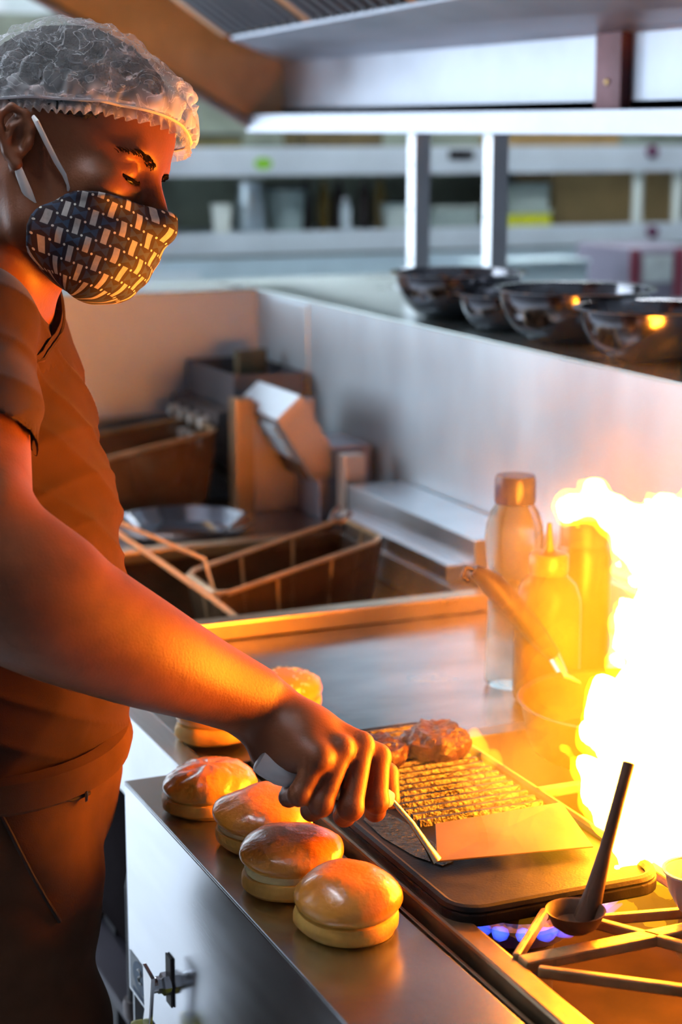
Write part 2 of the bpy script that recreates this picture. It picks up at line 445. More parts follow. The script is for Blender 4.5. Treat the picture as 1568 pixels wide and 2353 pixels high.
# end panel, bottom edge rising towards the cook; fire reflection put into its colour
ye = HY1
pts = [onY(633, 262, ye), onY(560, 262, ye), onY(440, 195, ye), onY(300, 110, ye), onY(120, 20, ye), onY(-60, -60, ye), onY(-60, -420, ye), onY(633, -420, ye)]
MB().prism([onY(668, 300, ye), onY(598, 302, ye), onY(380, 170, ye), onY(200, 62, ye), onY(90, 0, ye), onY(-100, -110, ye), onY(-100, -500, ye), onY(668, -500, ye)], (0, .006, 0)).build('end_panel', mat('fire_glow_panel_steel', (.62, .40, .24), .36, .45, .35, 3, (1, 1, 1), .08, 25, .1), t)
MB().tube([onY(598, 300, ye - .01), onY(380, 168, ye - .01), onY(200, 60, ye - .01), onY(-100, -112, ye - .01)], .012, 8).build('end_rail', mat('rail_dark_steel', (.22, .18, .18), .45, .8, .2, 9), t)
# frame strip left of the filters and dark seam; orange fire glow painted in
fy = 3.72
a0 = np.array([1.36, fy, 1.795]); up = nrm(np.array([-.62, -.06, .40]))
sA = [np.array([HX + .05, fy + .38, 1.765]), a0, a0 + up * .9, np.array([HX + .05, fy + .38, 1.765]) + up * .9 + [0, .02, 0]]
MB().prism(sA, (0, 0, .008)).build('side_strip', mat('fire_glow_strip_steel', (.85, .45, .12), .36, .35, .25, 6, (1, 1, 1), .08, 25, .1), t)
# baffle filters: each slat a piece
d_y = np.array([0, -1, 0.017]); wfil = .42
slat_m = mat('filter_slat', (.10, .10, .12), .4, .7, .15, 9); slot_m = mat('filter_slot', (.015, .014, .015), .7)
for f in range(5):
    b0 = a0 + d_y * (.005 + f * (wfil + .035)) + up * .012
    fr = MB().prism([b0 + [0, 0, .02], b0 + d_y * wfil + [0, 0, .02], b0 + d_y * wfil + up * .5 + [0, 0, .02], b0 + up * .5 + [0, 0, .02]], (0, 0, .006)).build('baffle_filter', slot_m, t)
    ns = 9
    for k in range(ns):
        s0 = b0 + d_y * (wfil * (k + .12) / ns); s1 = b0 + d_y * (wfil * (k + .62) / ns)
        MB().prism([s0, s1, s1 + up * .5, s0 + up * .5], (0, 0, .012)).build('slat', slat_m, fr)
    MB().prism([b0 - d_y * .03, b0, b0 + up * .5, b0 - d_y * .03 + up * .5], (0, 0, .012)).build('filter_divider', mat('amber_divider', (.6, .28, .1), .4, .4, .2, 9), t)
MB().box(HX + .075, HX + .08, HY0, HY1 + .006, 1.608, 2.15).build('outer_back', hood_steel, t)
MB().box(.5, HX + .08, HY0, HY1 + .2, 2.15, 2.16).box(.49, .5, HY0, HY1 + .2, 1.95, 2.16).build('canopy_top', hood_steel, t)
# ================================================================== COOKING LINE
ZT = .93
# ---- front shelf box of the stove (buns stand on it)
t = thing('stove_front_box', (.60, 1.3, .69), 'boxy brushed steel stove front with flat bun shelf, sticker and gas valve', 'stove')
MB().box(.536, .664, .55, 1.826, ZT - .003, ZT, .001).build('top_sheet', steel_shelf, t)
panel = MB().box(.536, .540, .55, 1.826, .69, ZT - .003, .001).build('front_panel', mat('front_panel_steel', (.78, .81, .86), .19, 1., .06, 6, (1, 1, 6), .006, 60, .04), t)
MB().box(.540, .664, 1.822, 1.826, .0, ZT - .003).build('end_panel', steel, t)
MB().box(.545, .664, .55, 1.822, .69, .694).build('bottom_sheet', steel_dark, t)
# sticker: whitish label with a blue oval and a white S
sy0, sy1, sz0, sz1 = 1.744, 1.820, .694, .738
st = MB().box(.5353, .5359, sy0, sy1, sz0, sz1).build('sticker', mat('label_paper', (.55, .60, .66), .5, 0, .12, 60), panel)
axf = ((0, 1, 0), (0, 0, 1), (-1, 0, 0)); sc_ = ((sy0 + sy1) / 2, (sz0 + sz1) / 2 + .004)
MB().lathe([(0, .0), (1, 0), (1, .0004), (0, .0004)], (.5354, sc_[0], sc_[1]), 36, ((0, .026, 0), (0, 0, .0175), (-1, 0, 0))).build('blue_oval', mat('label_blue', (.06, .14, .27), .5, 0, .2, 60), panel)
S = [(-.30, .35), (-.1, .46), (.15, .42), (.25, .25), (.08, .06), (-.12, -.08), (-.25, -.27), (-.08, -.44), (.16, -.42), (.3, -.3)]
MB().tube([(.5346, sc_[0] - a * .022, sc_[1] + .002 + b * .016) for a, b in S], .0011, 6).build('white_s_mark', white_plastic, panel)
for k in range(2): MB().box(.5347, .5352, sy0 + .012, sy1 - .012, sz0 + .0025 + k * .003, sz0 + .0038 + k * .003).build('print_line', mat('label_ink', (.1, .16, .3), .6), panel)
# gas valve with yellow levers
gv = onX(392, 2258, .536)
t2 = thing('gas_valve', gv, 'small chrome gas valve with yellow lever on the stove front panel', 'valve')
chrome = mat('chrome', (.7, .7, .72), .16, 1, .1, 20, rvar=.05)
MB().box(.5335, .5358, gv[1] - .009, gv[1] + .009, gv[2] - .024, gv[2] + .030, .001).build('slot_plate', mat('slot_dark', (.06, .05, .05), .5, .5), t2)
MB().lathe([(0, 0), (.012, 0), (.012, .007), (.009, .009), (.009, .013), (0, .013)], (.534, gv[1], gv[2]), 6, ((0, 1, 0), (0, 0, 1), (-1, 0, 0))).build('hex_body', chrome, t2)
MB().lathe([(0, 0), (.008, 0), (.008, .009), (0, .010)], (.5215, gv[1] + .004, gv[2] - .002), 16, ((0, 1, 0), (0, 0, 1), (-1, 0, 0))).build('stem_nut', chrome, t2)
lever = MB().prism([(.515, gv[1] - .016, gv[2] + .016), (.515, gv[1] + .014, gv[2] + .020), (.515, gv[1] + .012, gv[2] - .03), (.515, gv[1] + .024, gv[2] - .06), (.515, gv[1] + .006, gv[2] - .075), (.515, gv[1] - .006, gv[2] - .03)], (-.004, 0, 0), .001).build('lever_plate', chrome, t2)
yel = mat('yellow_vinyl', (.78, .72, .02), .4, 0, .1, 10)
MB().box(.500, .517, gv[1] + .004, gv[1] + .030, gv[2] - .13, gv[2] - .048, .005).build('lever_grip', yel, t2)
MB().tube([(.525, gv[1] - .012, gv[2] - .045), (.523, gv[1] - .022, gv[2] - .075), (.521, gv[1] - .034, gv[2] - .13)], [.004, .008, .009], 10).build('lever_grip', yel, t2, True)

# ---- stove body with sunken burner basin
t = thing('gas_stove', (1.0, 1.2, 0), 'open gas stove top with sunken dark burner basin and orange-lit rim', 'stove')
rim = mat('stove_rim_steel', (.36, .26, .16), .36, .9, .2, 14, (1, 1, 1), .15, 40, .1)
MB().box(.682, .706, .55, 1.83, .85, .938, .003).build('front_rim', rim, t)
MB().box(1.28, 1.355, .55, 1.83, .80, .94, .003).build('back_rim', steel_warm, t)
MB().box(.706, 1.28, 1.80, 1.83, .80, .932, .002).build('cross_rim', steel_warm, t)
MB().box(.666, 1.355, .55, 1.83, .75, .80).build('basin', mat('shaded_basin', (.03, .018, .012), .7, 0, .4, 12, spec=.2), t)  # shade of the sunken basin put into its base colour
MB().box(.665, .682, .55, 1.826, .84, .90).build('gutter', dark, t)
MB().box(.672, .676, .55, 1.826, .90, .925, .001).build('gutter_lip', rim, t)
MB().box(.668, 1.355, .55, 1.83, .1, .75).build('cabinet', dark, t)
for (x, y) in ((.70, .62), (1.3, .62), (.70, 1.78), (1.3, 1.78)): MB().box(x - .02, x + .02, y - .02, y + .02, 0, .1).build('leg', steel_dark, t)

def burner(c, label, lit):
    b = thing('gas_burner', (c[0], c[1], .85), label, 'burner')
    MB().lathe([(.0, -.05), (.035, -.05), (.035, .02), (.05, .03), (.05, .042), (0, .042)], (c[0], c[1], .85), 28).build('burner_ring', steel_dark, b, True)
    MB().lathe([(.0, .042), (.043, .042), (.041, .050), (.03, .054), (0, .054)], (c[0], c[1], .85), 28).build('burner_cap', brass, b, True)
    return b
burner((.80, 1.43), 'lit gas burner with blue flames under the iron grill plate', True)
burner((.835, 1.10), 'unlit brass-capped burner in the open basin', False)
burner((1.035, 1.45), 'gas burner beneath the flaming black pan', True)
# blue gas flames: ring of small tongues
def blue_flames(c, n, r, h, label):
    f = thing('gas_flame', (c[0], c[1], .893), label, 'flame', 'blue gas flames')
    m = bpy.data.materials.new('blue_gas_flame'); m.use_nodes = True; nt = m.node_tree; nt.nodes.clear()
    o = nt.nodes.new('ShaderNodeOutputMaterial'); e = nt.nodes.new('ShaderNodeEmission'); e.inputs[0].default_value = (.05, .10, 1, 1); e.inputs[1].default_value = 75
    nt.links.new(e.outputs[0], o.inputs['Volume'])
    for k in range(n):
        a = 2 * math.pi * k / n; d = np.array([math.cos(a), math.sin(a), 0])
        p0 = np.array([c[0], c[1], .896]) + d * .052; p1 = p0 + d * r * .5 + [0, 0, h * .35]; p2 = p0 + d * r + [0, 0, h]
        MB().tube([p0, (p0 + p1) / 2, p1, (p1 + p2) / 2, p2], [.003, .007, .007, .005, .001], 8).build('flame_tongue', m, f, True)
blue_flames((.80, 1.43), 22, .05, .026, 'ring of blue gas flames beneath the iron grill plate')
blue_flames((1.035, 1.45), 16, .035, .03, 'ring of blue gas flames beneath the flaming pan')

# ---- pan supports: orange-lit bars
def support(lo, hi, centre, label):
    s = thing('pan_support', (lo[0], lo[1], .93), label, 'pan support')
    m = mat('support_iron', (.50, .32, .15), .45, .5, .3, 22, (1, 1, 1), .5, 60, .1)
    for (a, b, w) in centre: 
        a = np.array(a); b = np.array(b); d = nrm(np.append(b - a, 0)); n_ = np.array([-d[1], d[0], 0]) * w / 2
        q = [np.append(a, .932) - n_, np.append(a, .932) + n_, np.append(b, .932) + n_, np.append(b, .932) - n_]
        MB().prism(q, (0, 0, .010), .002).build('bar', m, s)
    return s
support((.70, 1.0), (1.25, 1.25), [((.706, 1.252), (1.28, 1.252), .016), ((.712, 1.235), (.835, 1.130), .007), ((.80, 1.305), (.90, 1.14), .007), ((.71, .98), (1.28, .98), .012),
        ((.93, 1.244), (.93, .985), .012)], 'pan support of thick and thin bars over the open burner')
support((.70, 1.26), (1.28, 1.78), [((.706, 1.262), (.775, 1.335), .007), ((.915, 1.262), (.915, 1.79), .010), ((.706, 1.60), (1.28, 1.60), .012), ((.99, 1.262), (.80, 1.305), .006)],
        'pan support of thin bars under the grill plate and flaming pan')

# ---- cast iron plate, half ribbed
PZ = .944
t = thing('grill_plate', (.9, 1.58, PZ), 'black cast iron grill plate with ribbed half and oily flat margin', 'grill plate')
def rrect(x0, x1, y0, y1, r, n=6):
    out = []
    for cx_, cy_, a0_ in ((x1 - r, y1 - r, 0), (x0 + r, y1 - r, 90), (x0 + r, y0 + r, 180), (x1 - r, y0 + r, 270)):
        for k in range(n + 1):
            a = math.radians(a0_ + 90 * k / n); out.append((cx_ + r * math.cos(a), cy_ + r * math.sin(a)))
    return out
px0, px1, py0, py1 = .687, .905, 1.335, 1.825
MB().prism([(x, y, PZ - .010) for x, y in rrect(px0, px1, py0, py1, .03)], (0, 0, .012), .002).build('slab', iron, t)
mb = MB(); ro = rrect(px0, px1, py0, py1, .03); ri = rrect(px0 + .012, px1 - .012, py0 + .012, py1 - .012, .022)
MB().tube([(x, y, PZ + .004) for x, y in rrect(px0 + .005, px1 - .005, py0 + .005, py1 - .005, .027)], .005, 8, True).build('raised_edge', iron, t, True)
for k in range(18):
    y = 1.545 + k * .0158
    MB().prism([(.752, y - .0045, PZ + .001), (.752, y + .0045, PZ + .001), (.752, y + .0022, PZ + .0085), (.752, y - .0022, PZ + .0085)], (.138, 0, 0)).build('rib', mat('rib_iron', (.022, .015, .010), .28, .0, .5, 30, (1, 1, 1), .8, 160, .12, spec=.9), t)
oil = mat('oil_film', (.012, .014, .014), .10, .0, .3, 20, (1, 1, 1), 1., 160, spec=.8)
pool = [(.722, 1.60), (.738, 1.59), (.744, 1.55), (.746, 1.49), (.742, 1.45), (.728, 1.445), (.714, 1.475), (.706, 1.53), (.708, 1.58)]
MB().prism([(x, y, PZ + .0021) for x, y in pool], (0, 0, .0008)).build('oil_puddle', oil, t)

# ---- flat steel griddle
t = thing('flat_griddle', (.98, 2.07, ZT), 'wide flat polished steel griddle with raised pale front edge', 'griddle')
MB().box(.635, 1.35, 1.832, 2.298, .90, ZT, .001).build('cooking_plate', mat('griddle_steel', (.46, .46, .46), .25, 1., .3, 5, (1, 2.5, 1), .05, 50, .09), t)
MB().box(.600, .632, 1.832, 2.298, .83, ZT + .004, .002).build('front_edge', mat('edge_steel', (.78, .80, .82), .3, 1, .05, 9, (20, 1, 1), .04, 60), t)
MB().box(1.335, 1.356, 1.832, 2.298, ZT, 1.0, .002).build('back_upstand', steel_warm, t)
MB().box(.62, 1.35, 1.84, 2.295, .60, .90).build('body', mat('matte_black', (.012, .010, .011), .9, 0, .3, 6, spec=0.), t)  # flat black without gloss
MB().box(.64, 1.34, 1.85, 2.29, .04, .55).build('lower_cabinet', mat('matte_black'), t)
for (x, y) in ((.66, 1.9), (1.3, 1.9), (.66, 2.25), (1.3, 2.25)): MB().box(x - .025, x + .025, y - .025, y + .025, 0, .60).build('leg', dark, t)
MB().box(.585, 1.3, 1.85, 2.29, .55, .565, .002).build('undershelf', mat('dusk_plum', (.04, .035, .05), .5, .3, .2, 6), t)
t = thing('gas_pipe', (.575, 1.93, 0), 'black upright gas pipe under the griddle behind the stove', 'pipe')
MB().tube([(.575, 1.93, 0), (.575, 1.93, .76), (.582, 1.93, .80), (.60, 1.93, .815), (.618, 1.93, .815)], .011, 12).build('pipe', dark, t, True)
MB().lathe([(0, 0), (.015, 0), (.016, .004), (.016, .018), (.015, .022), (0, .022)], (.575, 1.93, .60), 20).build('collar', steel_dark, t, True)
# ---- near fryer
rimw = mat('fryer_rim', (.62, .46, .30), .30, 1, .15, 9, (1, 1, 1), .05, 40, .08)
t = thing('deep_fryer', (.95, 2.6, 0), 'deep fryer with greasy open tank and bright rim beside the flat griddle', 'fryer')
fx0, fx1, fy0, fy1 = .62, 1.235, 2.30, 2.845
MB().box(fx0, fx1 + .11, fy0, fy0 + .035, .93, .956, .003).build('rim', rimw, t)
MB().box(fx0, fx1 + .11, fy1 - .035, fy1, .925, .945, .003).build('rim', rimw, t)
MB().box(fx0, fx0 + .03, fy0 + .035, fy1 - .035, .925, .945, .003).build('rim', rimw, t)
MB().box(fx1 - .02, fx1 + .11, fy0 + .035, fy1 - .035, .90, .945, .002).build('rim', steel_warm, t)
MB().box(fx0, fx1 + .11, fy0, fy0 + .02, .35, .93).box(fx0, fx1 + .11, fy1 - .02, fy1, .35, .925).box(fx0, fx0 + .02, fy0 + .02, fy1 - .02, .35, .925).box(fx1 - .02, fx1, fy0 + .02, fy1 - .02, .35, .9).box(fx0 + .02, fx1 - .02, fy0 + .02, fy1 - .02, .35, .37).build('tank', grease, t)
MB().box(fx0 + .02, fx1 - .02, fy0 + .02, fy1 - .02, .74, .742).build('cooking_oil', mat('old_oil', (.05, .02, .008), .08, 0, .3, 5), t)
for (x, y) in ((.66, 2.34), (1.3, 2.34), (.66, 2.80), (1.3, 2.80)): MB().box(x - .02, x + .02, y - .02, y + .02, 0, .35).build('leg', dark, t)
cb = steel_polish
MB().box(1.25, 1.354, 2.385, 2.86, .957, 1.016, .002).build('flue_box', mat('pale_box_steel', (.74, .76, .80), .3, 1, .08, 8, rvar=.06), t)
MB().box(1.222, 1.25, 2.42, 2.86, .945, .972, .002).build('hanging_rail', mat('pale_box_steel', (.74, .76, .80), .3), t)
for y in (2.78, 2.83): MB().tube([(1.222, y, .985), (1.21, y, .975), (1.205, y, .955)], .004, 8).build('hook', steel_dark, t, True)

# wire baskets: rim wires, mesh walls, handle
def mesh_mat():
    if 'wire_mesh' in MATS: return MATS['wire_mesh']
    m = mat('wire_mesh', (.16, .09, .045), .4, .8, .3, 10)
    nt = m.node_tree; N, L = nt.nodes, nt.links; b = N['Principled BSDF']
    uv = N.new('ShaderNodeTexCoord'); sp = N.new('ShaderNodeSeparateXYZ'); L.new(uv.outputs['UV'], sp.inputs[0])
    outs = []
    for ax_ in ('X', 'Y'):
        fr = N.new('ShaderNodeMath'); fr.operation = 'FRACT'; L.new(sp.outputs[ax_], fr.inputs[0])
        lt = N.new('ShaderNodeMath'); lt.operation = 'LESS_THAN'; lt.inputs[1].default_value = .62; L.new(fr.outputs[0], lt.inputs[0]); outs.append(lt)
    mx = N.new('ShaderNodeMath'); mx.operation = 'MAXIMUM'; L.new(outs[0].outputs[0], mx.inputs[0]); L.new(outs[1].outputs[0], mx.inputs[1])
    L.new(mx.outputs[0], b.inputs['Alpha'])
    return m
def wall_sheet(A, B_, C, D, name, parent, pitch=.005):
    """bilinear sheet with UVs counted in mesh openings"""
    A, B_, C, D = map(np.array, (A, B_, C, D)); w = parent
    o = raw(name, [A, B_, C, D], [(0, 1, 2, 3)], mesh_mat(), parent)
    uv = o.data.uv_layers.new(name='UVMap'); lu = np.linalg.norm(B_ - A) / pitch; lv = np.linalg.norm(D - A) / pitch
    for i, c in enumerate(((0, 0), (lu, 0), (lu, lv), (0, lv))): uv.data[i].uv = c
    return o
wire = mat('basket_wire', (.50, .32, .17), .4, .5, .2, 20)
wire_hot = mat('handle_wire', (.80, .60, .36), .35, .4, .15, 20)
def basket(top, bot, handle, label, ribs=2):
    """top, bot: 4 corners each (front-left, front-right, back-right, back-left)"""
    top = [np.array(p) for p in top]; bot = [np.array(p) for p in bot]
    k = thing('fry_basket', sum(bot) / 4, label, 'basket', 'wire frying baskets')
    def rounded(c, r=.018):
        out = []
        for i in range(4):
            p, a, b = c[i], c[i - 1], c[(i + 1) % 4]
            for s_ in (1, .5, 0):
                out.append(p + nrm(a - p) * r * s_ * (1 if s_ else .3) + nrm(b - p) * r * (1 - s_) * (1 if s_ != 1 else .0))
        return out
    MB().tube(rounded(top), .0045, 8, True).build('rim_wire', wire, k, True)
    MB().tube(rounded(bot), .003, 8, True).build('base_wire', wire, k, True)
    for i, nm in enumerate(('front_mesh', 'end_mesh', 'back_mesh', 'handle_end_mesh')):
        j = (i + 1) % 4
        wall_sheet(bot[i], bot[j], top[j], top[i], nm, k)
        n_ = ribs if i % 2 == 0 else 1
        for q in range(1, n_ + 1):
            f = q / (n_ + 1); MB().tube([top[i] * (1 - f) + top[j] * f, bot[i] * (1 - f) + bot[j] * f], .003, 6).build('rib_wire', wire, k, True)
    wall_sheet(bot[0], bot[1], bot[2], bot[3], 'base_mesh', k)
    for h in handle: MB().tube(h, .0035, 8).build('handle_wire', wire_hot, k, True)
    return k
zl, zr = .965, .995
T = [onZ(505, 1370, zl), onZ(882, 1238, zr), onZ(825, 1198, zr), onZ(475, 1318, zl)]
wv = np.array([0, .16, 0])
T = [T[0], T[1], T[1] + wv, T[0] + wv * .95]
Bt = [p + np.array([.02 if i in (0, 3) else -.02, .012 if i < 2 else -.012, -.115 if i in (0, 3) else -.13]) for i, p in enumerate(T)]
h0 = onY(240, 1186, 2.62); h1 = onY(240, 1205, 2.52)
hb = onY(470, 1285, 2.56); hb2 = onY(494, 1368, 2.54); he = onY(575, 1445, 2.36)
basket(T, Bt, [[h0, hb, hb2 + [0, 0, .0], hb2 - [0, 0, .03]], [h1, onY(480, 1372, 2.42), he], [h1 + [0, .012, .002], onY(480, 1366, 2.43), he + [.0, .01, .002]], [h0, h1]],
       'brown wire frying basket hung tilted in the near fryer, long wire handle')

# ---- round steel plate sunk in the counter between the fryers
t = thing('bain_marie_counter', (1.0, 2.98, 0), 'brownish steel counter between the fryers with a round well', 'counter')
MB().box(.62, 1.355, 2.85, 3.10, .90, .928, .002).build('top', mat('counter_brown_steel', (.36, .30, .28), .33, 1, .2, 8, (1, 1, 1), .05, 40, .08), t)
MB().box(.64, 1.34, 2.86, 3.09, .10, .90).build('cabinet', grease, t)
for (x, y) in ((.66, 2.88), (1.3, 2.88), (.66, 3.07), (1.3, 3.07)): MB().box(x - .02, x + .02, y - .02, y + .02, 0, .1).build('leg', dark, t)
pc = (.5 * (onZ(270, 1215, .95) + onZ(628, 1215, .95)))
t = thing('steel_dish', (pc[0], pc[1], .928), 'shallow round steel dish with a polished rim between the fryers', 'dish')
R_ = .118; pc[1] = 2.977
MB().lathe([(0, .003), (R_ * .78, .003), (R_ * .93, .018), (R_, .026), (R_ + .004, .026), (R_ + .003, .022), (R_ * .8, .0), (0, 0)], (pc[0], pc[1], .9282), 56).build('dish', steel_polish, t, True)

# ---- divider with tilted control head
t = thing('fryer_control_head', (1.22, 3.0, .93), 'tilted steel control head with pale top on a flat stand', 'control box')
q = [onY(*p_, 2.98) for p_ in [(635, 965), (692, 908), (770, 1040), (768, 1095), (720, 1105)]]
coppery = mat('warm_side_steel', (.66, .52, .44), .36, 1, .08, 8, rvar=.05)
MB().prism(q, (0, .21, 0), .002).build('head_shell', mat('pale_top_steel', (.72, .76, .80), .35, .9, .05, 9), t)
c_ = sum(q) / 5
MB().prism([c_ + (p_ - c_) * .985 + [0, -.0035, 0] for p_ in q], (0, .003, 0), .001).build('side_plate', coppery, t)
MB().prism([c_ + (p_ - c_) * .80 + [0, -.0055, 0] for p_ in q], (0, .002, 0), .001).build('side_inset', mat('warm_inset', (.60, .50, .46), .45, .9, .06, 8), t)
fd = q[4] - q[0]; fn = np.array([-nrm(fd)[2] * -1, 0, nrm(fd)[0]]); fn = np.array([-abs(fn[0]), 0, -abs(fn[2])]) if True else fn
for r_ in range(2):
    for c2 in range(2):
        a = q[0] + fd * (.14 + r_ * .27); b = q[0] + fd * (.14 + r_ * .27 + .22); y0_ = .03 + c2 * .085
        MB().prism([a + [-.001, y0_, -.001], a + [-.001, y0_ + .07, -.001], b + [-.001, y0_ + .07, -.001], b + [-.001, y0_, -.001]], fn * .003).build('window_pane', mat('pale_display', (.62, .72, .78), .3), t)
MB().prism([q[0] + fd * .72 + [0, .01, 0], q[0] + fd * .72 + [0, .20, 0], q[0] + fd * .98 + [0, .20, 0], q[0] + fd * .98 + [0, .01, 0]], fn * .004).build('lower_grille', grease, t)
MB().box(1.262, 1.302, 2.90, 2.935, .928, 1.058, .002).build('side_post', coppery, t)
MB().box(1.15, 1.29, 3.10, 3.12, .928, 1.13, .002).build('back_plate', mat('rosy_steel', (.60, .50, .47), .38, 1, .08, 8, rvar=.06), t)
MB().box(1.13, 1.165, 3.085, 3.125, .928, 1.14, .002).build('stand_edge', mat('bronze_edge', (.50, .34, .20), .35, 1, .1, 8), t)
MB().box(1.25, 1.352, 2.985, 3.12, .928, 1.06, .002).build('stand_box', mat('violet_grey_steel', (.34, .31, .35), .4, .9, .1, 8), t)

# ---- far fryer with knob panel, open box and hanging basket
t = thing('deep_fryer', (1.0, 3.35, 0), 'far fryer with a row of knobs and an open flue box in the corner', 'fryer')
MB().box(.60, 1.35, 3.13, 3.56, .10, .86).build('body', grease, t)
for (x, y) in ((.64, 3.17), (1.3, 3.17), (.64, 3.52), (1.3, 3.52)): MB().box(x - .02, x + .02, y - .02, y + .02, 0, .1).build('leg', dark, t)
MB().box(.60, 1.20, 3.13, 3.15, .86, .93).box(.60, 1.20, 3.54, 3.56, .86, .95).box(.60, .62, 3.15, 3.54, .86, .93).build('tank_rim', steel_warm, t)
fb = mat('flue_grey', (.16, .16, .18), .45, .7, .1, 9)
bx0, bx1, by0, by1, bz0, bz1 = 1.20, 1.345, 3.285, 3.565, 1.095, 1.155
MB().box(bx0, bx0 + .005, by0, by1, bz0, bz1, .001).box(bx0 + .005, bx1, by0, by0 + .005, bz0, bz1, .001).box(bx1 - .004, bx1, by0 + .005, by1, bz0, bz1).box(bx0 + .005, bx1 - .004, by1 - .005, by1, bz0, bz1).box(bx0, bx1, by0, by1, bz0 - .004, bz0).build('flue_box', fb, t)
MB().box(bx0 + .05, bx1 - .02, 3.42, 3.435, 1.13, 1.185, .002, Matrix.Rotation(.35, 3, 'Z')).build('flue_flap', mat('olive_flap', (.14, .12, .07), .5, .5), t)
MB().prism([(1.20, 3.285, 1.091), (1.165, 3.285, 1.085), (1.155, 3.285, 1.00), (1.20, 3.285, .955), (1.345, 3.285, .86), (1.345, 3.285, 1.091)], (0, .275, 0), .002).build('control_panel', steel_dark, t)
for i in range(4):
    for j in range(2): MB().lathe([(0, 0), (.013, 0), (.011, .018), (0, .02)], (1.158, 3.32 + i * .06, 1.025 + j * .038), 16, ((0, 1, 0), (0, 0, 1), (-1, 0, 0))).build('knob', mat('knob_grey', (.75, .72, .66), .35, .2, .2, 20), t)
MB().box(.60, 1.16, 3.555, 3.575, .93, 1.045, .002).build('back_upstand', mat('slate_steel', (.30, .34, .38), .4, .9, .1, 8), t)
T2 = [onY(205, 1065, 3.2), onY(498, 990, 3.2), onY(430, 960, 3.45), onY(180, 1005, 3.45)]
B2 = [p_ + np.array([0.01 if i in (0, 3) else -.015, .015 if i < 2 else -.015, -.135]) for i, p_ in enumerate(T2)]
basket(T2, B2, [[T2[0] * .5 + T2[3] * .5, T2[0] * .5 + T2[3] * .5 + [-.12, 0, .03]]], 'dark wire frying basket resting in the far fryer', 0)
# ================================================================== BUNS
def bun_mat():
    m = mat('bun_crust', (.50, .20, .045), .24, 0, .1, 30, (1, 1, 1), .25, 220, .06, coat=.45)
    nt = m.node_tree; N, L = nt.nodes, nt.links; b = N['Principled BSDF']
    tc = N.new('ShaderNodeTexCoord'); sp = N.new('ShaderNodeSeparateXYZ'); L.new(tc.outputs['Object'], sp.inputs[0])
    no = N.new('ShaderNodeTexNoise'); no.inputs['Scale'].default_value = 45; L.new(tc.outputs['Object'], no.inputs['Vector'])
    ad = N.new('ShaderNodeMath'); ad.operation = 'MULTIPLY_ADD'; ad.inputs[1].default_value = .014; L.new(no.outputs['Fac'], ad.inputs[0]); L.new(sp.outputs['Z'], ad.inputs[2])
    mr = N.new('ShaderNodeMapRange'); mr.inputs['From Min'].default_value = .026; mr.inputs['From Max'].default_value = .062; L.new(ad.outputs[0], mr.inputs['Value'])
    rp = N.new('ShaderNodeValToRGB'); e = rp.color_ramp.elements
    e[0].position = 0; e[0].color = (.86, .54, .13, 1); e[1].position = 1; e[1].color = (.72, .22, .028, 1)
    x = rp.color_ramp.elements.new(.32); x.color = (.82, .34, .045, 1)
    L.new(mr.outputs[0], rp.inputs['Fac']); L.new(rp.outputs[0], b.inputs['Base Color'])
    return m
crust = bun_mat()
crumb = mat('bun_crumb', (.88, .72, .34), .8, 0, .12, 40, (1, 1, 1), .4, 200)
heel_m = mat('bun_heel', (.80, .45, .09), .5, 0, .2, 30, (1, 1, 1), .3, 160, sss=.1)
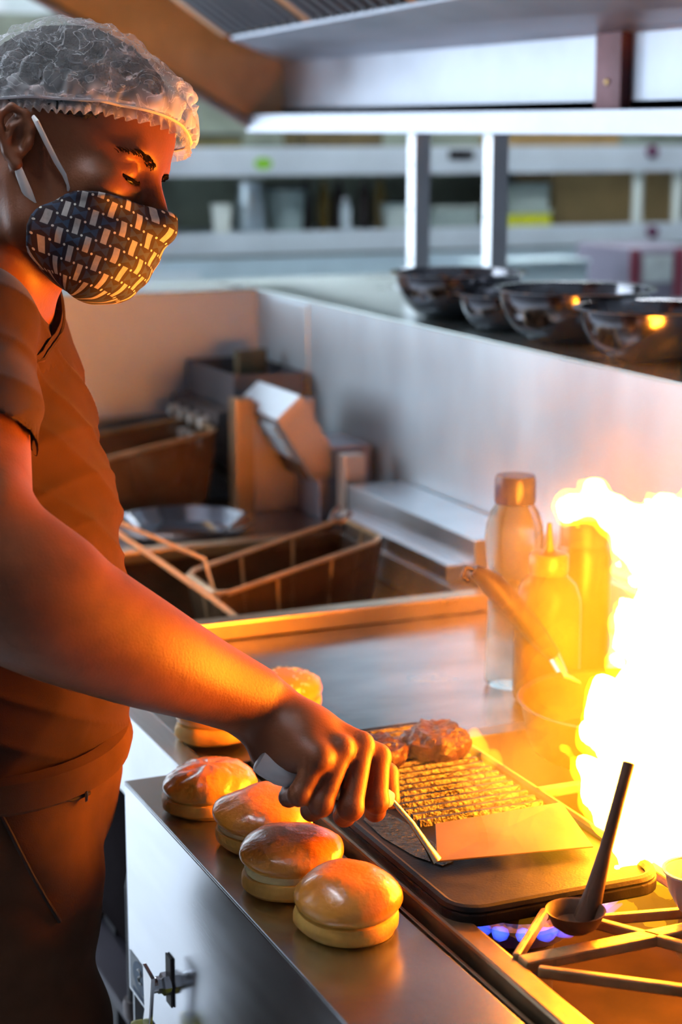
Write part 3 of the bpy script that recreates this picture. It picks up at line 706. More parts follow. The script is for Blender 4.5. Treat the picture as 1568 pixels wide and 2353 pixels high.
def bun(c, R, H, seed, label, wrinkle=.0012, gap=.0, tilt=0., sesame=0, yaw=0.):
    t = thing('burger_bun', c, label, 'bun', 'burger buns')
    def dsp(r, h, a, amp):
        p = Vector((r * math.cos(a) * 34 + seed * 3.1, r * math.sin(a) * 34, h * 34)); q = Vector((r * math.cos(a) * 95 + seed, r * math.sin(a) * 95, h * 50))
        d = .0022 * noise.noise(p) * 1.2 + amp * (1 - abs(noise.noise(q))) - amp
        s = 1 + (.0022 * noise.noise(p * .45)) / R * 3
        return r * s + d, h + d * .7
    hh = H * .36
    heel = [(0, 0), (R * .80, 0), (R * .90, .003), (R * .975, hh * .35), (R * .99, hh * .7), (R * .955, hh * .94), (R * .90, hh), (0, hh)]
    MB().lathe(heel, c, 56, None, lambda r, h, a: dsp(r, h, a, .0008) if r < R * 2 and h > .001 else (r, h)).build('heel', heel_m, t, True)
    if gap: MB().lathe([(0, hh), (R * .92, hh), (R * .935, hh + gap * .5), (R * .92, hh + gap), (0, hh + gap)], c, 48, None, lambda r, h, a: dsp(r, h, a, .0012)).build('cut_crumb', crumb, t, True)
    z0 = hh + gap; cr = [(0, z0), (R * .90, z0)]
    for k in range(0, 17):
        th = math.radians(-28 + 118 * k / 16)
        cr.append((R * 1.005 * max(0, math.cos(th)) ** .80, z0 + .009 + (H - z0 - .009) * math.sin(th) if th > 0 else z0 + .009 + .018 * math.sin(th)))
    cr[-1] = (0, H)
    o = MB().lathe(cr, c, 64, None, lambda r, h, a: dsp(r, h, a, wrinkle)).build('crown', crust, t, True)
    if tilt: o.rotation_euler = (tilt, -tilt * .6, 0); o.location.z += abs(tilt) * R * .45
    if sesame:
        mb = MB(); r_ = random.Random(seed)
        for i in range(sesame):
            th = r_.uniform(18, 84); a = r_.uniform(0, 2 * math.pi); th = math.radians(th)
            rr = R * 1.005 * math.cos(th) ** .80; hz = z0 + .009 + (H - z0 - .009) * math.sin(th)
            rr, hz = dsp(rr, hz, a, wrinkle); p_ = np.array(c) + [rr * math.cos(a), rr * math.sin(a), hz]
            n_ = nrm([math.cos(a) * math.cos(th), math.sin(a) * math.cos(th), math.sin(th)]); tt = nrm(np.cross(n_, [r_.uniform(-1, 1), r_.uniform(-1, 1), .3])); w_ = np.cross(n_, tt)
            mb.lathe([(0, -.0018), (.0007, -.0012), (.0010, 0), (.0008, .0010), (0, .0019)], p_ + n_ * .0003, 6, (w_, n_ * .6, tt))
        s = mb.build('sesame_seeds', mat('sesame', (.95, .82, .52), .5, 0, .1, 50), t, True); s['kind'] = 'stuff'
    return t
bun((*onZ(805, 2136, ZT)[:2], ZT + .0005), .0485, .056, 4, 'smooth glossy burger bun at the near end of the row, beside the gutter', .0006, .0)
bun((*onZ(673, 2036, ZT)[:2], ZT + .0005), .0485, .053, 3, 'sliced burger bun with a broad pale crumb band, next to the smooth end bun', .0009, .007, .04)
bun((*onZ(612, 1940, ZT)[:2], ZT + .0005), .0480, .053, 2, 'sliced burger bun with top half askew under the gloved-free fist'.replace('gloved-free ', "cook's "), .0009, .006, .07)
bun((*onZ(480, 1856, ZT)[:2], ZT + .0005), .0490, .048, 1, 'wrinkled burger bun on the corner of the steel shelf', .0032, .0)
bun((*onZ(486, 1702, ZT)[:2], ZT + .0045), .0450, .058, 6, 'sesame burger bun on the pale front edge of the griddle', .0009, .0, 0, 90)
bun((*onZ(655, 1634, ZT)[:2], ZT + .0005), .0440, .050, 9, "sesame burger bun lying on the griddle behind the cook's wrist", .0006, .0, 0, 75)

# ================================================================== PATTIES
meat = mat('seared_meat', (.060, .019, .010), .34, 0, .6, 60, (1, 1, 1), 1.0, 130, .12, coat=.2, color2=(.02, .009, .007))
def patty(c, R, H, seed, label):
    def f(r, h, a):
        p = Vector((r * math.cos(a), r * math.sin(a), h)) * 70 + Vector((seed * 7, 0, 0)); q = p * 2.6
        d = .0035 * noise.noise(p) + .0024 * noise.noise(q)
        return r + d * (1.3 if r > .01 else .3), h + d
    prof = [(0, 0), (R * .9, 0), (R, H * .3), (R * .98, H * .6), (R * .86, H * .85), (R * .65, H * .97), (R * .42, H * 1.0), (R * .2, H * 1.02), (0, H)]
    fine = []
    for (a, b) in zip(prof, prof[1:]):
        for k in range(3): fine.append((a[0] + (b[0] - a[0]) * k / 3, a[1] + (b[1] - a[1]) * k / 3))
    fine.append(prof[-1])
    o = MB().lathe(fine, (0, 0, 0), 64, None, lambda r, h, a: f(r, h, a) if h > .0005 else (r, h)).build('beef_patty', meat, None, True)
    o.location = c; tag(o, label, 'patty', 'beef patties on the grill')
RT = PZ + .0088
patty((*onZ(1002, 1728, RT)[:2], RT), .038, .028, 1, 'thick browned beef patty on the far end of the grill ribs')
patty((*onZ(862, 1748, RT)[:2], RT), .036, .022, 2, "thinner beef patty half hidden behind the cook's knuckles")

# ================================================================== STEEL BOWLS on the pass shelf
bowl_m = mat('bowl_steel', (.22, .22, .24), .14, 1, .1, 14, (1, 1, 1), .04, 40, .06)
def bowl(c, R, H, label):
    t = thing('mixing_bowl', c, label, 'bowl', 'steel bowls on the pass shelf')
    out = [(0, 0), (.042, 0)]
    for k in range(1, 13):
        a = math.radians(90 * k / 12); out.append((.042 + (R - .042) * math.sin(a) ** .9, H * (1 - math.cos(a)) ** .92))
    inn = [(max(0, r - .0015), h + .0015) for r, h in out[::-1]]
    MB().lathe(out + inn, c, 64).build('bowl_wall', bowl_m, t, True)
    MB().lathe([(R - .001, H - .002), (R + .009, H - .001), (R + .0105, H + .0005), (R + .009, H + .002), (R - .001, H + .001)], c, 64).build('rim', steel_polish, t, True)
specs = [((895 + 1212) / 2, 730, 315, 'dark steel bowl farthest along the pass shelf, before the first post'),
         (1168, 757, 250, 'steel bowl mostly hidden behind a bigger overlapping bowl'),
         (1318, 788, 375, 'large dark steel bowl overlapping the half hidden one'),
         (1500, 830, 372, 'hazy steel bowl with an orange reflection, above the flames')]
for (x, y, w, lb) in specs:
    c = onZ(x, y, WZ + .0005); d = (c - CAM) @ FWD; R = w / 2 / F_PX * d
    bowl(c, R - .010, R * .66, lb)

# ================================================================== BOTTLES
t = thing('water_bottle', (*onZ(1176, 1572, ZT)[:2], ZT), 'tall clear water bottle with blue-violet screw cap behind the squeeze bottle', 'bottle')
c = WLOC[t.name]; c = (c[0], c[1], ZT + .0005)
clear = mat('clear_plastic', (.62, .74, .72), .12, 0, .06, 6, trans=.92, ior=1.12)
MB().lathe([(0, 0), (.030, 0), (.034, .006), (.034, .03), (.032, .09), (.031, .13), (.035, .17), (.0365, .19), (.035, .205), (.030, .222), (.024, .231), (.023, .236), (0, .236)], c, 40).build('bottle_body', clear, t, True)
MB().lathe([(0, .233), (.0245, .233), (.0255, .236), (.0255, .262), (.0235, .268), (0, .269)], c, 36).build('screw_cap', mat('blue_cap', (.022, .026, .11), .3, 0, .1, 10), t, True)
t = thing('squeeze_bottle', (*onZ(1254, 1610, ZT)[:2], ZT), 'amber squeeze bottle with pointed nozzle in front of the water bottle', 'bottle')
c = WLOC[t.name]; c = (c[0], c[1], ZT + .0005)
MB().lathe([(0, 0), (.036, 0), (.040, .005), (.041, .02), (.041, .115), (.040, .13), (.034, .148), (.024, .158), (.021, .162), (0, .162)], c, 40).build('bottle_body', mat('squeeze_plastic', (.20, .085, .02), .25, 0, .08, 6, trans=.3, ior=1.2), t, True)
MB().lathe([(0, .160), (.0235, .160), (.0245, .163), (.0245, .183), (.022, .186), (.008, .188), (.006, .192), (.0028, .222), (0, .223)], c, 32).build('nozzle_cap', mat('nozzle_plastic', (.22, .11, .03), .3, 0, .05, 6), t, True)
t = thing('spice_jar', (*onZ(1335, 1530, ZT)[:2], ZT), 'dim jar with a dark cap standing behind the flames', 'jar')
c = WLOC[t.name]; c = (c[0], c[1], ZT + .0005)
MB().lathe([(0, 0), (.034, 0), (.036, .004), (.036, .15), (.03, .165), (0, .165)], c, 32).build('jar_body', mat('jar_brown', (.08, .03, .008), .3, 0, .1, 6), t, True)
MB().lathe([(0, .163), (.031, .163), (.031, .195), (.028, .199), (0, .20)], c, 32).build('lid', mat('jar_cap', (.12, .06, .05), .4, 0, .1, 6), t, True)

# ================================================================== PAN behind the flames, black handle
pcx = onZ(1432, 1616, .985); pcx[2] = ZT
t = thing('saucepan', pcx, 'dark saucepan behind the flames with long black handle pointing up', 'pan')
c = (pcx[0], pcx[1], .9325); R = .115
soot = mat('sooty_pan', (.035, .018, .010), .5, .2, .4, 15, (1, 1, 1), .2, 40)
MB().lathe([(0, 0), (R * .86, 0), (R * .9, .004), (R * .94, .02), (R, .055), (R + .004, .057), (R + .002, .059), (R - .003, .056), (R * .91, .02), (R * .85, .005), (0, .005)], c, 56).build('pan_body', soot, t, True)
m0 = P(1298, 1556, (onZ(1300, 1556, .985) - CAM) @ FWD); m1 = P(1272, 1505, 2.20); m2 = P(1210, 1430, 2.19); m3 = P(1130, 1340, 2.17); m4 = P(1088, 1310, 2.165)
MB().tube([m0 + [.02, -.0, -.01], m0, m1], [.005, .006, .008], 10).build('handle_bracket', steel_warm, t, True)
MB().tube([m1, (m1 + m2) / 2, m2, (m2 + m3) / 2, m3, m4], [.012, .017, .019, .020, .020, .010], 14, False, .75).build('handle_grip', black, t, True)
MB().tube([m4, m4 + np.array([-.010, .0, .004]), m4 + np.array([-.014, .0, -.006]), m4 + np.array([-.006, 0, -.012])], .003, 8).build('hanging_loop', black, t, True)

# flaming pan on the right burner
fpc = np.array([1.035, 1.45, .945])
t = thing('frying_pan', fpc, 'black frying pan full of burning fat beneath the great flame', 'pan')
R = .118
MB().lathe([(0, 0), (R * .82, 0), (R * .86, .003), (R * .97, .035), (R, .042), (R + .003, .043), (R, .045), (R * .96, .038), (R * .83, .006), (0, .005)], fpc, 56).build('pan_body', mat('black_pan', (.03, .022, .02), .4, .4, .3, 15, (1, 1, 1), .3, 60), t, True)
a = nrm(np.array([.9, -.4, 0])); MB().tube([fpc + a * R + [0, 0, .038], fpc + a * (R + .06) + [0, 0, .055], fpc + a * (R + .17) + [0, 0, .07]], [.008, .009, .011], 12).build('handle', black, t, True)
# ladle standing in front of the flame
t = thing('ladle', onZ(1322, 2150, .94), 'dark long-handled ladle standing upright before the great flame', 'ladle')
lb_ = onZ(1322, 2150, .94); lm = mat('burnt_ladle', (.085, .036, .016), .6, .0, .3, 15, (1, 1, 1), .2, 60)
MB().lathe([(0, 0), (.012, .001), (.020, .007), (.025, .018), (.026, .020), (.024, .019), (.018, .008), (0, .004)], lb_ + [0, 0, .004], 32).build('ladle_bowl', lm, t, True)
top = P(1446, 1752, 1.615); k1 = P(1366, 2050, 1.60); k0 = P(1346, 2118, 1.60)
MB().tube([k0, k1, k1 * .66 + top * .34, k1 * .3 + top * .7, top * .995 + k1 * .005, top], [.012, .0085, .0058, .0052, .0052, .0035], 12).build('handle', lm, t, True)
# white bowl at the right of the stove
wb = onZ(1598, 2090, .945)
t = thing('white_bowl', wb, 'small white enamel bowl standing on the stove beside the ladle', 'bowl')
MB().lathe([(0, 0), (.014, 0), (.016, .003), (.024, .018), (.028, .036), (.029, .037), (.027, .036), (.022, .018), (0, .005)], wb, 40).build('bowl_wall', mat('white_enamel', (.82, .80, .74), .2, 0, .04, 6), t, True)
MB().lathe([(.0275, .0355), (.030, .036), (.030, .038), (.0275, .038)], wb, 40).build('rim', mat('enamel_rim', (.7, .66, .6), .25), t, True)

# ================================================================== SPATULA in the hand
t = thing('spatula', P(900, 1840, 1.70), 'steel griddle spatula with white handle held in the fist, blade on the grill', 'spatula')
hb0 = P(592, 1744, 1.665); hb1 = P(640, 1772, 1.667); hx = P(900, 1838, 1.705)
MB().tube([hb0, hb0 * .97 + hb1 * .03, hb0 * .9 + hb1 * .1, hb0 * .6 + hb1 * .4, hb1, hb1 * .5 + hx * .5, hx * .9 + hb1 * .1, hx], [.005, .0085, .0112, .0122, .0125, .0125, .011, .007], 18).build('handle_grip', white_plastic, t, True)
bl0 = onZ(1004, 1978, PZ + .014)
goldm = mat('shaft_steel', (.75, .62, .42), .25, 1, .1, 20)
MB().tube([hx, hx * .55 + bl0 * .45 + [0, 0, .004], bl0 * .8 + hx * .2 + [0, 0, .002], bl0], [.0035, .0042, .0052, .008], 10, False, .6).build('shaft', goldm, t, True)
bz = [onZ(1004, 1982, PZ + .012), onZ(1364, 1948, PZ + .010), onZ(1290, 1846, PZ + .022), onZ(1000, 1896, PZ + .024)]
n_ = nrm(np.cross(bz[1] - bz[0], bz[3] - bz[0]))
MB().prism(bz, n_ * .0018, .0006).build('blade', mat('spatula_steel', (.10, .060, .045), .6, .1, .3, 14, (1, 1, 1), .1, 40, .1), t)

# ================================================================== BACKGROUND: the pass across the aisle
YB = 6.0
t = thing('serving_pass', (3., YB, 0), 'long pale steel serving pass with two rails across the aisle', 'counter')
pale = mat('pale_pass_steel', (.78, .84, .88), .35, .3, .08, 4, (1, 1, 1), .03, 20, .06)
pale2 = mat('blue_pass_steel', (.60, .72, .78), .35, .3, .10, 4, (1, 1, 1), .03, 20, .06)
def bgz(x, y): return onY(x, y, YB)
MB().box(1.25, 5.3, YB, YB + .012, 1.452, 1.548, .002).build('top_rail', pale, t)
MB().box(1.25, 5.3, YB + .012, YB + .5, 1.452, 1.46, .002).build('upper_shelf', pale2, t)
MB().box(1.25, 5.3, YB, YB + .012, 1.185, 1.262, .002).build('lower_rail', pale, t)
MB().box(1.25, 5.3, YB + .012, YB + .5, 1.245, 1.252, .002).build('lower_shelf', pale2, t)
MB().box(1.25, 5.3, YB - .15, YB - .14, .1, 1.185, .002).build('front_panel', pale2, t)
MB().box(1.2, 5.3, YB - .25, YB + .5, 1.10, 1.118, .003).build('counter_top', mat('mint_counter', (.62, .78, .76), .3, .6, .08, 5), t)
MB().box(1.25, 5.3, YB + .52, YB + .54, .0, 2.0).build('rear_board', mat('olive_board', (.20, .22, .17), .6, 0, .6, 3), t)
for x in (1.88, 5.2): MB().box(x - .03, x + .03, YB - .05, YB - .005, 1.118, 2.0, .003).build('upright', pale, t)
MB().box(1.80, 2.02, YB - .16, YB + .0, 1.118, 1.145, .004).build('foot', pale, t)
MB().box(1.25, 5.3, YB - .14, YB + .5, 0, .1).build('plinth', dark, t)
g = bgz(605, 376); MB().lathe([(0, 0), (1, 0), (1, .004), (0, .004)], (g[0], YB, g[2]), 28, ((.032, 0, 0), (0, 0, .019), (0, -1, 0))).build('green_sticker', mat('sticker_green', (.25, .55, .03), .5), t)
g = bgz(1060, 357); MB().box(g[0] - .05, g[0] + .05, YB - .006, YB, g[2] - .014, g[2] + .018, .002).build('black_display', black, t)
for y in (348, 532):
    g = bgz(1497, y); MB().lathe([(0, 0), (.022, 0), (.02, .02), (0, .022)], (g[0], YB, g[2]), 20, ((1, 0, 0), (0, 0, 1), (0, -1, 0))).build('dark_knob', mat('plum_knob', (.10, .02, .06), .4), t)
def on_shelf(px_, z, dy): 
    p_ = onY(px_, 500, YB + dy); return np.array([p_[0], YB + dy, z])
def lathe_thing(name, c, prof, m, label, cat, group=None, parts=()):
    t_ = thing(name, c, label, cat, group)
    for nm, pr, mm in ((name.split('_')[-1] + '_body', prof, m),) + tuple(parts): MB().lathe(pr, c, 28).build(nm, mm, t_, True)
    return t_
ZS, ZU = 1.2525, 1.4605
white_cup = mat('cup_white', (.80, .84, .76), .4, 0, .03, 5)
lathe_thing('paper_cup', on_shelf(510, ZS, .06), [(0, 0), (.028, 0), (.036, .10), (.038, .102), (.034, .10), (.026, .004), (0, .004)], white_cup, 'white paper cup on the lower pass shelf beside a grey jug', 'cup', None, (('rim', [(.036, .099), (.039, .100), (.039, .104), (.036, .104)], white_cup),))
grey_g = mat('grey_green_tub', (.24, .30, .29), .4, 0, .2, 5)
lathe_thing('steel_jug', on_shelf(575, ZS, .10), [(0, 0), (.05, 0), (.055, .03), (.045, .12), (.04, .15), (.043, .17), (.04, .17), (0, .15)], mat('jug_steel', (.45, .52, .55), .3, .8), 'grey steel jug on the lower pass shelf beside the white cup', 'jug', None, (('collar', [(.04, .168), (.045, .17), (.045, .176), (.04, .176)], steel),))
lathe_thing('storage_tub', on_shelf(655, ZS, .16), [(0, 0), (.06, 0), (.075, .13), (.077, .15), (0, .15)], grey_g, 'grey-green storage tub on the lower pass shelf', 'tub', None, (('lid', [(0, .148), (.079, .148), (.079, .158), (0, .16)], dark),))
amber_b = mat('amber_bottle', (.17, .105, .015), .35, 0, .2, 6); dark_b = mat('dark_brown_bottle', (.03, .018, .014), .3, 0, .2, 6)
for (x, m_, lb) in ((704, dark_b, 'dark brown bottle beside the grey-green tub on the pass'), (744, amber_b, 'amber bottle standing between two dark bottles on the pass'), (778, dark_b, 'dark bottle to the side of the thin pale bottle on the pass'),
                    (838, dark_b, 'dark bottle behind the amber one beside the hood post'), (874, amber_b, 'amber bottle close to the hood post on the pass')):
    lathe_thing('sauce_bottle', on_shelf(x, ZS, .22), [(0, 0), (.024, 0), (.025, .12), (.016, .145), (.011, .15), (0, .15)], m_, lb, 'bottle', 'bottles on the pass', (('cap', [(0, .149), (.013, .149), (.013, .175), (0, .175)], m_),))
lathe_thing('sauce_bottle', on_shelf(795, ZS, .10), [(0, 0), (.018, 0), (.019, .09), (.01, .105), (0, .105)], mat('pale_blue_bottle', (.45, .52, .55), .35), 'thin pale grey bottle on the lower pass shelf', 'bottle', 'bottles on the pass', (('cap', [(0, .104), (.011, .104), (.011, .118), (0, .118)], white_plastic),))
lathe_thing('storage_tub', on_shelf(915, ZS, .14), [(0, 0), (.055, 0), (.062, .07), (.06, .085), (0, .085)], mat('pale_tub', (.48, .54, .50), .4), 'low pale tub beside the hood post on the pass', 'tub', None, (('lid', [(0, .083), (.064, .083), (.064, .092), (0, .095)], grey_g),))
def crate(name, x0, x1, z0, h, dy, m_, label, cat, depth=.16, lid=None):
    a = onY(x0, 500, YB + dy)[0]; b = onY(x1, 500, YB + dy)[0]
    t_ = thing(name, ((a + b) / 2, YB + dy, z0), label, cat)
    MB().box(a, b, YB + dy, YB + dy + depth, z0, z0 + h, .006).build(name.split('_')[-1] + '_body', m_, t_)
    if lid is not None: MB().box(a - .004, b + .004, YB + dy - .004, YB + dy + depth + .004, z0 + h, z0 + h + .012, .003).build('lid', lid, t_)
    return t_
crate('plastic_tray', 1000, 1100, ZS, .07, .06, mat('tray_grey', (.30, .36, .33), .4), 'grey-green plastic tray between the two hood posts, on the pass', 'tray', .2, mat('tray_lid', (.36, .40, .36), .4))
crate('plastic_box', 1165, 1268, ZS, .05, .05, mat('lime_yellow', (.62, .62, .02), .4), 'lime yellow plastic box on the pass beside the cardboard carton', 'box', .2, mat('box_lid_mint', (.42, .50, .42), .4))
crate('storage_box', 1180, 1262, ZS + .0625, .085, .07, mat('mint_grey', (.36, .42, .38), .4), 'pale mint box stacked on the lime yellow box', 'box', .16, grey_g)
crate('cardboard_carton', 1270, 1560, ZS, .185, .16, mat('cardboard', (.42, .27, .11), .7, 0, .12, 6), 'wide brown cardboard carton on the lower pass shelf', 'carton', .3, mat('cardboard_flap', (.38, .24, .10), .7))
crate('wooden_box', 420, 560, ZU, .12, .1, mat('olive_wood', (.16, .14, .05), .6, 0, .3, 7), 'olive wooden box on the upper pass shelf above the green sticker', 'box', .2, dark)
crate('cardboard_carton', 700, 880, ZU, .14, .1, mat('dark_carton', (.13, .09, .035), .6, 0, .4, 9), 'dark brown carton on the upper pass shelf under the hood', 'carton', .2, mat('carton_tape', (.3, .24, .08), .6))
crate('cardboard_carton', 1160, 1420, ZU, .13, .1, mat('tan_carton', (.36, .22, .08), .6, 0, .2, 9), 'tan carton on the upper pass shelf above the wide carton', 'carton', .2, mat('carton_tape', (.3, .24, .08), .6))
for x, lb in ((1464, 'stack of white paper cups before the wide carton'), (1555, 'stack of white paper cups at the right of the dark knobs')):
    c = on_shelf(x, ZS, .045); t_ = thing('cup_stack', c, lb, 'cup stack', 'white cup stacks on the pass')
    for k in range(9): MB().lathe([(0, 0), (.018, 0), (.0205, .034), (.0225, .035), (.0225, .038), (.020, .038), (0, .036)], c + [0, 0, k * .0205], 22).build('cup', white_cup, t_, True)
# prep table in the aisle, white box, red appliance
YP = 5.0; zt = onY(1240, 705, YP)[2]
t = thing('prep_table', (3., YP, 0), 'steel prep table in the aisle behind the pass shelf', 'table')
MB().box(2.2, 4.2, YP - .1, YP + .5, zt - .03, zt, .004).build('table_top', pale2, t)
for (x, y) in ((2.25, YP - .05), (4.15, YP - .05), (2.25, YP + .45), (4.15, YP + .45)): MB().box(x - .02, x + .02, y - .02, y + .02, 0, zt - .03).build('leg', steel, t)
a = onY(1122, 606, YP); b = onY(1354, 612, YP)
t = thing('plastic_container', ((a[0] + b[0]) / 2, YP, zt), 'long white plastic container behind the farthest steel bowl', 'container')
MB().box(a[0], b[0], YP, YP + .18, zt, a[2] - .01, .012).build('container_body', mat('milky_plastic', (.62, .76, .78), .4, 0, .04, 4), t)
MB().box(a[0] - .005, b[0] + .005, YP - .005, YP + .185, a[2] - .0095, a[2] + .004, .005).build('lid', mat('milky_lid', (.66, .80, .82), .4), t)
a = onY(1425, 520, YP + .05); b = onY(1620, 520, YP + .05); zt2 = onY(1480, 585, YP + .05)[2]
t = thing('drinks_machine', ((a[0] + b[0]) / 2, YP + .05, zt), 'plum grey appliance with red edges and a white panel on the prep table', 'appliance')
MB().box(a[0] + .05, b[0], YP + .05, YP + .4, zt, zt2 + .02, .012).build('casing', mat('plum_grey_casing', (.33, .29, .36), .35, .3, .1, 5), t)
c0 = onY(1478, 650, YP + .045); c1 = onY(1545, 585, YP + .045)
MB().box(c0[0], c1[0], YP + .04, YP + .0495, c0[2], c1[2], .003).build('white_panel', mat('panel_white', (.72, .78, .76), .4), t)
for xx in (c0[0] - .05, c1[0] + .012): MB().box(xx, xx + .035, YP + .04, YP + .0495, max(zt + .004, c0[2] - .06), c1[2] + .02, .003).build('red_edge', mat('dark_red_plastic', (.22, .04, .06), .35, 0, .1, 5), t)

# ================================================================== FIRE
fire_hot = bpy.data.materials.new('flame_core'); fire_hot.use_nodes = True
nt = fire_hot.node_tree; nt.nodes.clear(); o_ = nt.nodes.new('ShaderNodeOutputMaterial'); e_ = nt.nodes.new('ShaderNodeEmission')
e_.inputs[0].default_value = (1, .26, .0125, 1); e_.inputs[1].default_value = FLAME_GLOW; nt.links.new(e_.outputs[0], o_.inputs['Surface'])
def fire_volume(name, color, strength):
    m = bpy.data.materials.new(name); m.use_nodes = True; nt = m.node_tree; nt.nodes.clear()
    o_ = nt.nodes.new('ShaderNodeOutputMaterial'); e_ = nt.nodes.new('ShaderNodeEmission'); e_.inputs[0].default_value = (*color, 1); e_.inputs[1].default_value = strength
    nt.links.new(e_.outputs[0], o_.inputs['Volume']); return m
def fire_field(chains, grow, waves_amp, h=.004, ph=0., lo=(.75, 1.15, .90), hi=(1.45, 2.0, 1.50)):
    f = Field(lo, hi, h)
    for ch in chains: f.chain([P(x, y, d) for x, y, d, r in ch], [r + grow for x, y, d, r in ch], .02)
    cs = [((60, 20, 35), .3, 1), ((-25, 70, 50), 1.7, .8), ((90, -60, 80), .9, .5), ((40, 110, -95), 2.2, .4)]
    cs += [((150, 40, 60), 1.1, .35), ((-70, 160, 130), .2, .35), ((120, -150, 190), 2.9, .25), ((260, 200, -180), .5, .15)]
    f.waves(waves_amp, [(k_, p_ + ph * (i_ + 1), w_) for i_, (k_, p_, w_) in enumerate(cs)]); V, Q = f.surface(); return relax(V, Q, 1), Q
core = [[(1475, 1955, 1.73, .016), (1490, 1890, 1.76, .040), (1500, 1780, 1.81, .054), (1520, 1640, 1.86, .060), (1572, 1480, 1.90, .053), (1585, 1330, 1.93, .060), (1525, 1240, 1.95, .037), (1455, 1185, 1.96, .022)],
        [(1440, 1690, 1.83, .032), (1412, 1640, 1.84, .019), (1388, 1770, 1.80, .018)], [(1600, 1955, 1.69, .035), (1650, 1830, 1.70, .060), (1680, 1700, 1.74, .065), (1700, 1400, 1.90, .075)],
        [(1440, 1900, 1.76, .022), (1425, 1945, 1.74, .012)], [(1500, 1210, 1.95, .026), (1400, 1165, 1.96, .011), (1315, 1158, 1.97, .0055)]]
t = thing('grease_fire', fpc + [0, 0, .045], 'towering white-hot grease fire leaping from the black frying pan', 'flame')
V, Q = fire_field(core, 0, .0085, .0035); raw('flame_core', V, Q, fire_hot, t, True)
V, Q = fire_field(core, .006, .0085, .0035, .22); raw('flame_mantle', V, Q, fire_volume('flame_mantle', (1, .50, .01), 110), t, True)
veil = [[(1440, 2000, 1.74, .05), (1390, 1850, 1.79, .07), (1380, 1700, 1.84, .075), (1370, 1540, 1.90, .08), (1380, 1400, 1.94, .08), (1390, 1290, 1.96, .062), (1340, 1200, 1.96, .024)], [(1390, 1850, 1.78, .055), (1300, 1960, 1.71, .035), (1230, 2030, 1.69, .02)],
        [(1560, 2000, 1.80, .06), (1620, 1700, 1.88, .09)], [(1390, 1790, 1.80, .065), (1260, 1790, 1.82, .055), (1160, 1790, 1.84, .03)]]
for g_, st_ in ((-.026, 3.2), (-.004, 2.4), (.018, 1.5)):
    V, Q = fire_field(veil, g_, .010, .006); raw('flame_veil', V, Q, fire_volume('flame_veil', (1, .40, .006), st_), t, True)
def little_flame(pts, label):
    a = P(*pts[0][:3]); t_ = thing('small_flame', a, label, 'flame', 'small flames on the grill')
    V, Q = fire_field([pts], 0, .0015, .0018, 0., a - [.03, .03, .02], a + [.03, .03, .06]); raw('flame_body', V, Q, fire_volume('small_flame', (1, .42, .01), 75), t_, True)
little_flame([(1098, 1745, 2.02, .006), (1097, 1715, 2.02, .010), (1092, 1682, 2.02, .004)], 'small yellow flame beside the thick beef patty')
little_flame([(1140, 1760, 1.98, .006), (1128, 1740, 1.98, .007), (1118, 1732, 1.98, .003)], 'tiny flame licking the grill ribs near the patty')

